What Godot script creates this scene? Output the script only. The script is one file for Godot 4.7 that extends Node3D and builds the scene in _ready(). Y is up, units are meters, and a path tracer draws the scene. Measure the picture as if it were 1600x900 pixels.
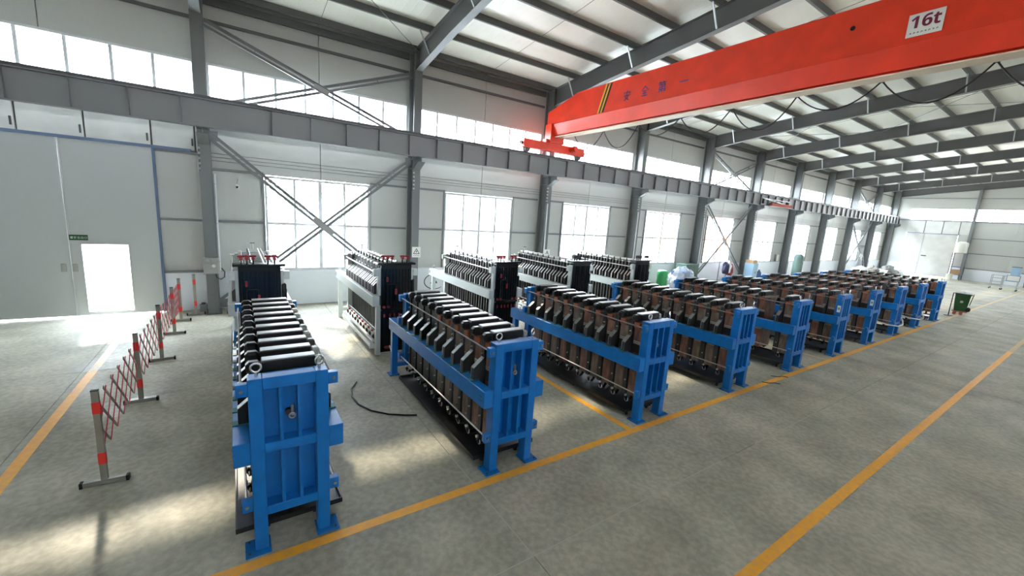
extends Node3D
# A steel-framed workshop hall with two rows of cell-stack racks under an overhead crane.
# World: x runs along the window wall, y is up, z runs from the window wall (z = 0) across the hall.

const BAY := 6.0
const X0 := -0.88            # column line of the frame beside the sliding door
const XN := -6.88            # near gable
const XF := 59.12            # far gable
const WIDE := 24.3           # hall width
const SLOPE := 0.1025

var mats := {}
var cache := {}
var used := {}
var rng := RandomNumberGenerator.new()

# ------------------------------------------------------------------ mesh builder
class MB:
	var st := SurfaceTool.new()
	func _init():
		st.begin(Mesh.PRIMITIVE_TRIANGLES)
	func tri(a: Vector3, b: Vector3, c: Vector3, n: Vector3, na = null, nb = null, nc = null):
		var flip := (b - a).cross(c - a).dot(n) > 0.0
		var p := [a, c, b] if flip else [a, b, c]
		var m := [na, nc, nb] if flip else [na, nb, nc]
		for i in 3:
			st.set_normal(n if m[i] == null else m[i])
			st.add_vertex(p[i])
	func quad(a: Vector3, b: Vector3, c: Vector3, d: Vector3, n: Vector3):
		tri(a, b, c, n)
		tri(a, c, d, n)
	func box(c: Vector3, s: Vector3, bas := Basis()):
		var h := s * 0.5
		for ax in 3:
			var u := (ax + 1) % 3
			var v := (ax + 2) % 3
			for sg in [-1.0, 1.0]:
				var n := Vector3.ZERO
				n[ax] = sg
				var p := []
				for k in [[-1, -1], [1, -1], [1, 1], [-1, 1]]:
					var q := Vector3.ZERO
					q[ax] = sg * h[ax]
					q[u] = k[0] * h[u]
					q[v] = k[1] * h[v]
					p.append(c + bas * q)
				quad(p[0], p[1], p[2], p[3], bas * n)
	func cbox(c: Vector3, s: Vector3, b: float, bas := Basis()):
		# a box with chamfered edges
		var h := s * 0.5
		b = minf(b, minf(h.x, minf(h.y, h.z)) * 0.95)
		for ax in 3:
			var u := (ax + 1) % 3
			var v := (ax + 2) % 3
			for sg in [-1.0, 1.0]:
				var n := Vector3.ZERO
				n[ax] = sg
				var p := []
				for k in [[-1, -1], [1, -1], [1, 1], [-1, 1]]:
					var q := Vector3.ZERO
					q[ax] = sg * h[ax]
					q[u] = k[0] * (h[u] - b)
					q[v] = k[1] * (h[v] - b)
					p.append(c + bas * q)
				quad(p[0], p[1], p[2], p[3], bas * n)
			for su in [-1.0, 1.0]:
				for sv in [-1.0, 1.0]:
					var e := []
					for k in [[-1, 0], [1, 0], [1, 1], [-1, 1]]:
						var q := Vector3.ZERO
						q[ax] = k[0] * (h[ax] - b)
						q[u] = su * (h[u] - (b if k[1] == 0 else 0.0))
						q[v] = sv * (h[v] - (0.0 if k[1] == 0 else b))
						e.append(c + bas * q)
					var n2 := Vector3.ZERO
					n2[u] = su
					n2[v] = sv
					quad(e[0], e[1], e[2], e[3], bas * n2.normalized())
		for sx in [-1.0, 1.0]:
			for sy in [-1.0, 1.0]:
				for sz in [-1.0, 1.0]:
					var sgn := Vector3(sx, sy, sz)
					var t := []
					for ax in 3:
						var q := Vector3.ZERO
						for j in 3:
							q[j] = sgn[j] * (h[j] - (0.0 if j == ax else b))
						t.append(c + bas * q)
					tri(t[0], t[1], t[2], bas * sgn.normalized())
	func bar(a: Vector3, b: Vector3, w: float, hgt: float, up := Vector3.UP):
		var d := b - a
		var z := d.normalized()
		var x := up.cross(z)
		if x.length() < 0.01:
			x = Vector3.RIGHT.cross(z)
		x = x.normalized()
		box((a + b) * 0.5, Vector3(w, hgt, d.length()), Basis(x, z.cross(x), z))
	func ring_of(c: Vector3, x: Vector3, y: Vector3, r: float, n: int) -> Array:
		var o := []
		for i in n:
			var t := TAU * i / n
			o.append([c + (x * cos(t) + y * sin(t)) * r, x * cos(t) + y * sin(t)])
		return o
	func skin(a: Array, b: Array):
		var n := a.size()
		for i in n:
			var j := (i + 1) % n
			var nn: Vector3 = (a[i][1] + a[j][1] + b[i][1] + b[j][1]).normalized()
			tri(a[i][0], b[i][0], b[j][0], nn, a[i][1], b[i][1], b[j][1])
			tri(a[i][0], b[j][0], a[j][0], nn, a[i][1], b[j][1], a[j][1])
	func disc(c: Vector3, ring: Array, n: Vector3):
		for i in ring.size():
			tri(c, ring[i][0], ring[(i + 1) % ring.size()][0], n)
	func cyl(a: Vector3, b: Vector3, r: float, n := 10, r2 := -1.0, caps := true):
		var z := (b - a).normalized()
		var x := z.cross(Vector3.UP)
		if x.length() < 0.01:
			x = Vector3.RIGHT
		x = x.normalized()
		var y := z.cross(x)
		var ra := ring_of(a, x, y, r, n)
		var rb := ring_of(b, x, y, r if r2 < 0.0 else r2, n)
		skin(ra, rb)
		if caps:
			disc(a, ra, -z)
			disc(b, rb, z)
	func path(pts: Array, r: float, n := 8, closed := false):
		var rings := []
		var m := pts.size()
		var px := Vector3.ZERO
		for i in m:
			var p: Vector3 = pts[i]
			var q: Vector3 = pts[(i + 1) % m] if closed or i < m - 1 else p
			var o: Vector3 = pts[(i - 1 + m) % m] if closed or i > 0 else p
			var z := (q - o).normalized()
			var x := px - z * px.dot(z)
			if x.length() < 0.1:
				x = z.cross(Vector3.UP)
				if x.length() < 0.1:
					x = z.cross(Vector3.RIGHT)
			x = x.normalized()
			px = x
			rings.append(ring_of(p, x, z.cross(x), r, n))
		for i in m - 1:
			skin(rings[i], rings[i + 1])
		if closed:
			skin(rings[m - 1], rings[0])
		else:
			disc(pts[0], rings[0], (pts[0] - pts[1]).normalized())
			disc(pts[m - 1], rings[m - 1], (pts[m - 1] - pts[m - 2]).normalized())
	func prism(poly: PackedVector2Array, ax: int, lo: float, hi: float):
		# a polygon in the plane across axis ax, swept from lo to hi; (u, v) = (x,y) for z, (z,y) for x, (x,z) for y
		var at := func(p: Vector2, t: float) -> Vector3:
			if ax == 2:
				return Vector3(p.x, p.y, t)
			if ax == 0:
				return Vector3(t, p.y, p.x)
			return Vector3(p.x, t, p.y)
		var nrm := Vector3.ZERO
		nrm[ax] = 1.0
		var idx := Geometry2D.triangulate_polygon(poly)
		for i in range(0, idx.size(), 3):
			tri(at.call(poly[idx[i]], hi), at.call(poly[idx[i + 1]], hi), at.call(poly[idx[i + 2]], hi), nrm)
			tri(at.call(poly[idx[i]], lo), at.call(poly[idx[i + 1]], lo), at.call(poly[idx[i + 2]], lo), -nrm)
		var area := 0.0
		for i in poly.size():
			var a := poly[i]
			var b := poly[(i + 1) % poly.size()]
			area += a.x * b.y - b.x * a.y
		for i in poly.size():
			var a := poly[i]
			var b := poly[(i + 1) % poly.size()]
			var e := (b - a).normalized()
			var o := Vector2(e.y, -e.x) * (1.0 if area > 0.0 else -1.0)
			quad(at.call(a, lo), at.call(b, lo), at.call(b, hi), at.call(a, hi), at.call(o, 0.0))
	func lathe(c: Vector3, prof: Array, n := 16):
		# profile of [radius, y] pairs from bottom to top
		var rings := []
		for k in prof.size():
			var a: Array = prof[maxi(k - 1, 0)]
			var b: Array = prof[mini(k + 1, prof.size() - 1)]
			var t := Vector2(b[0] - a[0], b[1] - a[1]).normalized()
			var ring := []
			for i in n:
				var d := Vector3(cos(TAU * i / n), 0, sin(TAU * i / n))
				ring.append([c + d * prof[k][0] + Vector3.UP * prof[k][1], (d * t.y - Vector3.UP * t.x).normalized()])
			rings.append(ring)
		for k in prof.size() - 1:
			skin(rings[k], rings[k + 1])
		disc(c + Vector3.UP * prof[0][1], rings[0], Vector3.DOWN)
		disc(c + Vector3.UP * prof[-1][1], rings[-1], Vector3.UP)
	func blob(c: Vector3, s: Vector3, lump: float, sd: int, nu := 18, nv := 12):
		# a lumpy closed bundle
		var no := FastNoiseLite.new()
		no.seed = sd
		no.frequency = 1.1
		var g := []
		for j in nv + 1:
			var row := []
			var th := PI * j / nv
			for i in nu:
				var ph := TAU * i / nu
				var d := Vector3(sin(th) * cos(ph), cos(th), sin(th) * sin(ph))
				var k := 1.0 + lump * no.get_noise_3d(d.x, d.y, d.z) * 2.0
				row.append(c + Vector3(d.x * s.x, maxf(d.y * s.y * k, -s.y * 0.8), d.z * s.z) * Vector3(k, 1.0, k))
			g.append(row)
		for j in nv:
			for i in nu:
				var i2 := (i + 1) % nu
				var a: Vector3 = g[j][i]
				var b: Vector3 = g[j][i2]
				var e: Vector3 = g[j + 1][i2]
				var f: Vector3 = g[j + 1][i]
				var nn := ((a + b + e + f) * 0.25 - c).normalized()
				for t in [[a, b, e], [a, e, f]]:
					var fn: Vector3 = (t[1] - t[0]).cross(t[2] - t[0])
					if fn.length() < 1e-9:
						continue
					fn = fn.normalized()
					if fn.dot(nn) < 0.0:
						fn = -fn
					tri(t[0], t[1], t[2], fn)
	func done() -> ArrayMesh:
		return st.commit()

func bxm(s: Vector3, b := 0.0) -> ArrayMesh:
	var key := "%.4f,%.4f,%.4f,%.4f" % [s.x, s.y, s.z, b]
	if not cache.has(key):
		var m := MB.new()
		if b > 0.0:
			m.cbox(Vector3.ZERO, s, b)
		else:
			m.box(Vector3.ZERO, s)
		cache[key] = m.done()
	return cache[key]

func cym(r: float, h: float, n := 10) -> ArrayMesh:
	var key := "c%.4f,%.4f,%d" % [r, h, n]
	if not cache.has(key):
		var m := MB.new()
		m.cyl(Vector3(0, -h / 2, 0), Vector3(0, h / 2, 0), r, n)
		cache[key] = m.done()
	return cache[key]

func torm(big: float, r: float) -> ArrayMesh:
	var key := "t%.4f,%.4f" % [big, r]
	if not cache.has(key):
		var m := MB.new()
		var pts := []
		for i in 14:
			pts.append(Vector3(cos(TAU * i / 14) * big, sin(TAU * i / 14) * big, 0))
		m.path(pts, r, 8, true)
		cache[key] = m.done()
	return cache[key]

# ------------------------------------------------------------------ nodes
func numbered(called: String) -> String:
	used[called] = used.get(called, -1) + 1
	return called if used[called] == 0 else "%s_%03d" % [called, used[called]]

func tag(o: Node3D, label: String, category: String, group := "", kind := "") -> Node3D:
	o.set_meta("label", label)
	o.set_meta("category", category)
	if group:
		o.set_meta("group", group)
	if kind:
		o.set_meta("kind", kind)
	return o

func thing(called: String, label: String, category: String, at := Vector3.ZERO, turn := 0.0, group := "", kind := "") -> Node3D:
	var o := Node3D.new()
	o.name = numbered(called)
	add_child(o)
	o.position = at
	o.rotation.y = turn
	return tag(o, label, category, group, kind)

func part(parent: Node3D, called: String, mesh: Mesh, m: Material, at := Vector3.ZERO, bas := Basis()) -> MeshInstance3D:
	var o := MeshInstance3D.new()
	o.name = called
	o.mesh = mesh
	o.material_override = m
	o.transform = Transform3D(bas, at)
	parent.add_child(o, true)
	return o

func sub(parent: Node3D, called: String, at := Vector3.ZERO) -> Node3D:
	var o := Node3D.new()
	o.name = called
	o.position = at
	parent.add_child(o, true)
	return o

func solo(called: String, mesh: Mesh, m: Material, label: String, category: String, at := Vector3.ZERO, group := "", kind := "", bas := Basis()) -> MeshInstance3D:
	var o := MeshInstance3D.new()
	o.name = numbered(called)
	o.mesh = mesh
	o.material_override = m
	o.transform = Transform3D(bas, at)
	add_child(o)
	tag(o, label, category, group, kind)
	return o

# a box part given by its limits
func lim(parent: Node3D, called: String, m: Material, xa: float, xb: float, ya: float, yb: float, za: float, zb: float, bev := 0.0) -> MeshInstance3D:
	return part(parent, called, bxm(Vector3(absf(xb - xa), absf(yb - ya), absf(zb - za)), bev), m, Vector3((xa + xb) / 2, (ya + yb) / 2, (za + zb) / 2))

# ------------------------------------------------------------------ materials
func noise_image(size: int, sd: int, freq: float, oct: int, lo: Color, hi: Color, gain := 1.6, type := FastNoiseLite.TYPE_SIMPLEX_SMOOTH) -> ImageTexture:
	var no := FastNoiseLite.new()
	no.seed = sd
	no.frequency = freq
	no.noise_type = type
	no.fractal_octaves = oct
	var im := no.get_seamless_image(size, size)
	im.convert(Image.FORMAT_RGB8)
	for y in size:
		for x in size:
			var v := clampf((im.get_pixel(x, y).r - 0.5) * gain + 0.5, 0.0, 1.0)
			im.set_pixel(x, y, lo.lerp(hi, v))
	return ImageTexture.create_from_image(im)

func mat(called: String, c: Color, rough := 0.6, metal := 0.0, spec := 0.5) -> StandardMaterial3D:
	var m := StandardMaterial3D.new()
	m.resource_name = called
	m.albedo_color = c
	m.roughness = rough
	m.metallic = metal
	m.metallic_specular = spec
	mats[called] = m
	return m

func textured(m: StandardMaterial3D, t: Texture2D, tile: Vector3, world := true) -> StandardMaterial3D:
	m.albedo_texture = t
	m.uv1_triplanar = true
	m.uv1_world_triplanar = world
	m.uv1_scale = tile
	return m

func rib_texture(n: int) -> ImageTexture:
	# height of a lightly profiled sheet: flat pans between narrow upright ribs
	var im := Image.create(256, 4, false, Image.FORMAT_RGB8)
	for x in 256:
		var u := fposmod(float(x) * n / 256.0, 1.0)
		var v := 0.35 if u > 0.12 else 0.35 + 0.5 * sin(u / 0.12 * PI)
		if u > 0.5 and u < 0.55:
			v = 0.2
		for y in 4:
			im.set_pixel(x, y, Color(v, v, v))
	return ImageTexture.create_from_image(im)

func make_materials():
	var f := mat("concrete_floor", Color(1.0, 0.99, 0.945), 0.78, 0.0, 0.3)
	textured(f, noise_image(1024, 11, 0.006, 6, Color(0.64, 0.635, 0.595), Color(0.79, 0.78, 0.735), 1.1), Vector3.ONE / 9.0)
	f.detail_enabled = true
	f.detail_blend_mode = BaseMaterial3D.BLEND_MODE_MUL
	f.detail_uv_layer = BaseMaterial3D.DETAIL_UV_2
	f.detail_albedo = noise_image(1024, 5, 0.02, 5, Color(0.90, 0.90, 0.90), Color(1, 1, 1), 1.8)
	f.uv2_triplanar = true
	f.uv2_world_triplanar = true
	f.uv2_scale = Vector3.ONE / 2.3
	f.roughness_texture = noise_image(512, 21, 0.012, 5, Color(0.62, 0.62, 0.62), Color(1, 1, 1), 1.6)
	mat("joint", Color(0.42, 0.42, 0.40), 0.9)
	mat("joint_filler", Color(0.72, 0.71, 0.67), 0.8)
	textured(mat("line_paint", Color(1, 1, 1), 0.55), noise_image(512, 31, 0.025, 6, Color(0.95, 0.68, 0.30), Color(1.0, 0.72, 0.18), 1.8), Vector3.ONE / 1.7)
	textured(mat("line_paint_worn", Color(1, 1, 1), 0.6), noise_image(512, 33, 0.03, 6, Color(0.74, 0.70, 0.60), Color(0.92, 0.74, 0.42), 2.2), Vector3.ONE / 1.4)
	var w := mat("wall_sheet", Color(0.83, 0.835, 0.815), 0.45)
	textured(w, noise_image(512, 41, 0.01, 4, Color(0.94, 0.94, 0.94), Color(1, 1, 1), 1.4), Vector3.ONE / 6.0)
	w.heightmap_enabled = false
	var rb := mat("roof_sheet", Color(0.90, 0.895, 0.845), 0.3)
	textured(rb, rib_texture(4), Vector3(1.0, 1.0, 1.0))
	rb.albedo_texture = null
	rb.heightmap_enabled = true
	rb.heightmap_texture = rib_texture(4)
	rb.heightmap_scale = 0.6
	var wp := mat("ribbed_sheet", Color(0.73, 0.74, 0.72), 0.42)
	wp.uv1_triplanar = true
	wp.uv1_world_triplanar = true
	wp.uv1_scale = Vector3(1.0, 1.0, 1.0)
	wp.heightmap_enabled = true
	wp.heightmap_texture = rib_texture(8)
	wp.heightmap_scale = 0.15
	mat("dado", Color(0.91, 0.93, 0.95), 0.6)
	mat("door_sheet", Color(0.70, 0.72, 0.715), 0.38)
	mat("steel", Color(0.47, 0.48, 0.485), 0.45)
	mat("steel_roof", Color(0.35, 0.355, 0.35), 0.45)
	mat("steel_column", Color(0.41, 0.425, 0.425), 0.45)
	mat("steel_dark", Color(0.26, 0.27, 0.275), 0.5)
	mat("purlin", Color(0.33, 0.34, 0.335), 0.5)
	mat("galvanised", Color(0.72, 0.73, 0.73), 0.38, 0.6)
	mat("stainless", Color(0.78, 0.77, 0.74), 0.28, 0.85)
	mat("chrome", Color(0.85, 0.85, 0.85), 0.15, 1.0)
	mat("frame_white", Color(0.80, 0.81, 0.81), 0.45)
	mat("trim_blue", Color(0.36, 0.44, 0.56), 0.45)
	var g := mat("glass", Color(0.93, 0.95, 0.95, 0.10), 0.05)
	g.transparency = BaseMaterial3D.TRANSPARENCY_ALPHA
	g.backlight_enabled = true
	g.backlight = Color(0.12, 0.12, 0.12)
	var red := mat("crane_red", Color(0.93, 0.24, 0.13), 0.38)
	textured(red, noise_image(512, 51, 0.008, 4, Color(0.93, 0.93, 0.93), Color(1, 1, 1), 1.5), Vector3.ONE / 3.0)
	mat("crane_cream", Color(0.86, 0.78, 0.68), 0.5)
	mat("plate_white", Color(0.88, 0.88, 0.86), 0.45)
	mat("plum_print", Color(0.47, 0.08, 0.24), 0.5)
	mat("ink", Color(0.10, 0.10, 0.11), 0.5)
	mat("lettering_blue", Color(0.30, 0.24, 0.46), 0.5)
	mat("stripe_yellow", Color(0.88, 0.66, 0.22), 0.5)
	mat("stripe_black", Color(0.13, 0.09, 0.05), 0.5)
	mat("cable_black", Color(0.055, 0.055, 0.055), 0.5)
	var bl := mat("rack_blue", Color(0.045, 0.45, 0.755), 0.33)
	textured(bl, noise_image(256, 61, 0.02, 4, Color(0.93, 0.93, 0.93), Color(1, 1, 1), 1.6), Vector3.ONE / 1.2, false)
	mat("rack_grey", Color(0.80, 0.825, 0.81), 0.42)
	mat("cell_black", Color(0.075, 0.078, 0.08), 0.36)
	mat("cell_grey", Color(0.235, 0.23, 0.22), 0.4)
	textured(mat("cell_brown", Color(1, 1, 1), 0.38), noise_image(256, 71, 0.02, 4, Color(0.42, 0.29, 0.235), Color(0.56, 0.40, 0.325), 1.8), Vector3(1.4, 0.5, 1.4))
	textured(mat("cell_umber", Color(1, 1, 1), 0.38), noise_image(256, 73, 0.02, 4, Color(0.40, 0.335, 0.29), Color(0.51, 0.435, 0.375), 1.8), Vector3(1.4, 0.5, 1.4))
	mat("cell_rust", Color(0.60, 0.32, 0.18), 0.5)
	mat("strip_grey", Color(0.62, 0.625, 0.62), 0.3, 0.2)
	mat("pale_grey", Color(0.70, 0.69, 0.67), 0.35, 0.3)
	mat("strip_dull", Color(0.48, 0.475, 0.465), 0.35, 0.2)
	mat("cap_grey", Color(0.66, 0.67, 0.64), 0.45)
	mat("pad_teal", Color(0.16, 0.42, 0.44), 0.6)
	mat("hose_black", Color(0.06, 0.06, 0.062), 0.45)
	mat("tray_black", Color(0.10, 0.105, 0.105), 0.3)
	mat("panel_black", Color(0.05, 0.058, 0.065), 0.25)
	mat("pipe_dark", Color(0.10, 0.125, 0.135), 0.25)
	mat("valve_red", Color(0.62, 0.10, 0.17), 0.4)
	mat("label_white", Color(0.90, 0.90, 0.88), 0.5)
	mat("label_yellow", Color(0.93, 0.68, 0.12), 0.5)
	mat("label_green", Color(0.45, 0.66, 0.42), 0.5)
	mat("barrier_steel", Color(0.60, 0.59, 0.55), 0.4, 0.55)
	mat("barrier_red", Color(0.90, 0.20, 0.17), 0.4)
	mat("barrier_pink", Color(0.80, 0.16, 0.30), 0.4)
	mat("rubber", Color(0.06, 0.06, 0.06), 0.7)
	mat("bin_green", Color(0.11, 0.27, 0.12), 0.45)
	mat("drum_green", Color(0.16, 0.56, 0.32), 0.4)
	mat("cabinet_green", Color(0.25, 0.35, 0.31), 0.45)
	mat("tank_green", Color(0.37, 0.46, 0.43), 0.45)
	mat("cabinet_blue", Color(0.60, 0.72, 0.80), 0.4)
	mat("crate_blue", Color(0.33, 0.43, 0.58), 0.5)
	mat("cardboard", Color(0.74, 0.60, 0.45), 0.8)
	mat("cloth_navy", Color(0.22, 0.22, 0.32), 0.9)
	mat("cloth_white", Color(0.90, 0.90, 0.90), 0.85)
	mat("cloth_red", Color(0.55, 0.22, 0.26), 0.9)
	mat("scrap_grey", Color(0.50, 0.49, 0.47), 0.8)
	mat("tank_white", Color(0.86, 0.855, 0.81), 0.4)
	mat("sign_green", Color(0.10, 0.24, 0.15), 0.5)
	mat("sign_text", Color(0.62, 0.75, 0.60), 0.5)
	mat("box_grey", Color(0.60, 0.605, 0.59), 0.45)
	var film := mat("film", Color(0.95, 0.97, 0.97, 0.28), 0.12)
	film.transparency = BaseMaterial3D.TRANSPARENCY_ALPHA
	textured(mat("yard", Color(1, 1, 1), 0.8), noise_image(512, 81, 0.01, 5, Color(0.82, 0.81, 0.78), Color(0.92, 0.91, 0.88), 1.6), Vector3.ONE / 10.0)
	mat("house_wall", Color(0.62, 0.64, 0.64), 0.8)
	mat("house_window", Color(0.16, 0.19, 0.21), 0.3)
	mat("house_roof", Color(0.45, 0.55, 0.68), 0.6)
	mat("clay_orange", Color(0.80, 0.45, 0.22), 0.8)
	mat("brick_red", Color(0.66, 0.36, 0.32), 0.8)
	mat("car_white", Color(0.86, 0.87, 0.88), 0.25)
	mat("car_red", Color(0.62, 0.07, 0.09), 0.25)
	mat("car_silver", Color(0.40, 0.42, 0.45), 0.25, 0.4)
	mat("car_glass", Color(0.14, 0.16, 0.18), 0.1)
	mat("leaf", Color(0.28, 0.36, 0.22), 0.7)
	mat("bark", Color(0.33, 0.28, 0.23), 0.9)

# ------------------------------------------------------------------ the scene
func _ready():
	rng.seed = 7
	# camera
	var cam := Camera3D.new()
	cam.name = "camera"
	cam.fov = 70.355
	cam.near = 0.05
	cam.far = 400.0
	var fwd := Vector3(0.55459797, -0.17538398, -0.81342581)
	var rgt := Vector3(0.83097164, 0.06542671, 0.55245405)
	var upv := Vector3(0.04367181, 0.98232368, -0.18202463)
	cam.transform = Transform3D(Basis(rgt, upv, -fwd).orthonormalized(), Vector3(-0.248, 3.3898, 14.9596))
	cam.current = true
	add_child(cam)
	# sky
	var sky := ProceduralSkyMaterial.new()
	sky.sky_top_color = Color(0.80, 0.86, 0.93)
	sky.sky_horizon_color = Color(0.97, 0.98, 0.99)
	sky.sky_energy_multiplier = 1.0
	sky.ground_bottom_color = Color(0.62, 0.61, 0.59)
	sky.ground_horizon_color = Color(0.93, 0.94, 0.95)
	var env := Environment.new()
	env.background_mode = Environment.BG_SKY
	env.sky = Sky.new()
	env.sky.sky_material = sky
	env.background_energy_multiplier = 8.5
	env.tonemap_mode = Environment.TONE_MAPPER_LINEAR
	env.tonemap_exposure = 5.6
	env.sdfgi_enabled = true
	env.ssao_enabled = true
	env.ssil_enabled = true
	var we := WorldEnvironment.new()
	we.name = "environment"
	we.environment = env
	add_child(we)
	# sun: shines in over the window wall
	var sun := DirectionalLight3D.new()
	sun.name = "sun"
	sun.light_color = Color(1.0, 0.95, 0.86)
	sun.light_energy = 0.6
	sun.light_angular_distance = 1.8
	sun.shadow_enabled = true
	sun.sky_mode = DirectionalLight3D.SKY_MODE_LIGHT_ONLY
	add_child(sun)
	sun.look_at_from_position(Vector3.ZERO, Vector3(0.15, -0.682, 1.0), Vector3.UP)
	make_materials()
	build_floor()
	build_window_wall(false)
	build_window_wall(true)
	build_gables()
	build_frames()
	build_roof()
	build_runways()
	build_braces()
	build_door()
	build_crane()
	build_blue_racks()
	build_grey_racks()
	build_barrier()
	build_wall_fittings()
	build_emblem()
	build_clutter()
	build_far_end()
	build_outside()

func roof_y(z: float) -> float:   # underside of the rafters
	var d := z if z < WIDE / 2 else WIDE - z
	return 8.02 + SLOPE * d

# ------------------------------------------------------------------ setting
func build_floor():
	var fl := thing("floor", "grey polished concrete floor of the hall with saw-cut joints", "floor", Vector3.ZERO, 0, "", "structure")
	var xs := [XN, -2.75]
	var x := 2.12
	while x < XF - 1.0:
		xs.append(x)
		x += BAY
	xs.append(XF)
	var zs := [0.0, 4.65, 6.3, 12.2, 18.2, WIDE]
	for i in xs.size() - 1:
		for j in zs.size() - 1:
			var g := 0.004
			lim(fl, "slab", mats.concrete_floor, xs[i] + g, xs[i + 1] - g, -0.15, 0.0, zs[j] + g, zs[j + 1] - g)
	lim(fl, "joint_bed", mats.joint, XN - 0.1, XF + 0.1, -0.35, -0.008, -0.3, WIDE + 0.3)
	for zz in [[12.2, 1.0, 5.6], [12.2, 6.6, 9.0]]:
		lim(fl, "joint_filler", mats.joint_filler, zz[1], zz[2], -0.006, 0.0006, zz[0] - 0.006, zz[0] + 0.006)
	lim(fl, "joint_filler", mats.joint_filler, 2.114, 2.126, -0.006, 0.0006, 10.2, 12.19)
	# painted lines
	var t := 0.0016
	for seg in [[-3.4, 24.0, "line_paint"], [24.0, 53.0, "line_paint_worn"]]:
		lim(fl, "painted_line", mats[seg[2]], seg[0], seg[1], 0.0, t, 10.91, 11.03)
	lim(fl, "painted_line", mats.line_paint, 3.0, 21.0, 0.0, t, 13.39, 13.51)
	lim(fl, "painted_line", mats.line_paint_worn, 21.0, 55.0, 0.0, t, 13.39, 13.51)
	lim(fl, "painted_line", mats.line_paint, 5.01, 5.13, 0.0, t, 6.4, 10.91)
	lim(fl, "painted_line", mats.line_paint, -2.66, -2.53, 0.0, t, 4.7, 10.91)
	lim(fl, "painted_line", mats.line_paint_worn, -2.66, -2.53, 0.0, t, 1.2, 4.7)
	for k in range(5):
		var lx: float = 13.2 + 8.4 * k
		lim(fl, "painted_line", mats.line_paint_worn, lx, lx + 0.12, 0.0, t, 6.4, 10.91)

func window_unit(n: int, label: String, xa: float, xb: float, ya: float, yb: float, cols: int, rows: Array, at: Vector3, turn: float, group: String) -> void:
	# rows: heights of the horizontal bars between ya and yb; local z = 0 is the inner wall face
	var w := thing("window_%d" % n, label, "window", at, turn, group, "structure")
	var fr: Material = mats.frame_white
	lim(w, "frame_rail", fr, xa, xb, ya, ya + 0.07, -0.10, 0.015, 0.006)
	lim(w, "frame_rail", fr, xa, xb, yb - 0.07, yb, -0.10, 0.015, 0.006)
	lim(w, "frame_stile", fr, xa, xa + 0.06, ya + 0.07, yb - 0.07, -0.10, 0.015, 0.006)
	lim(w, "frame_stile", fr, xb - 0.06, xb, ya + 0.07, yb - 0.07, -0.10, 0.015, 0.006)
	var ys := [ya + 0.07] + rows + [yb - 0.07]
	for r in rows:
		lim(w, "transom", fr, xa + 0.06, xb - 0.06, r - 0.04, r + 0.04, -0.085, 0.005, 0.005)
	for c in cols:
		var ca: float = xa + 0.06 + (xb - xa - 0.12) * c / cols
		var cb: float = xa + 0.06 + (xb - xa - 0.12) * (c + 1) / cols
		for r in ys.size() - 1:
			var y1: float = ys[r] + (0.04 if r > 0 else 0.0)
			var y2: float = ys[r + 1] - (0.04 if r < ys.size() - 2 else 0.0)
			var heavy := 0.055 if cols == 4 and c == 1 else 0.035
			if c < cols - 1:
				lim(w, "mullion", fr, cb - heavy, cb + heavy, y1, y2, -0.08, 0.0, 0.004)
			var ga := ca + (0.0 if c == 0 else (0.055 if cols == 4 and c == 2 else 0.035))
			var gb := cb - (0.0 if c == cols - 1 else heavy)
			lim(w, "pane", mats.glass, ga, gb, y1, y2, -0.048, -0.043)

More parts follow.
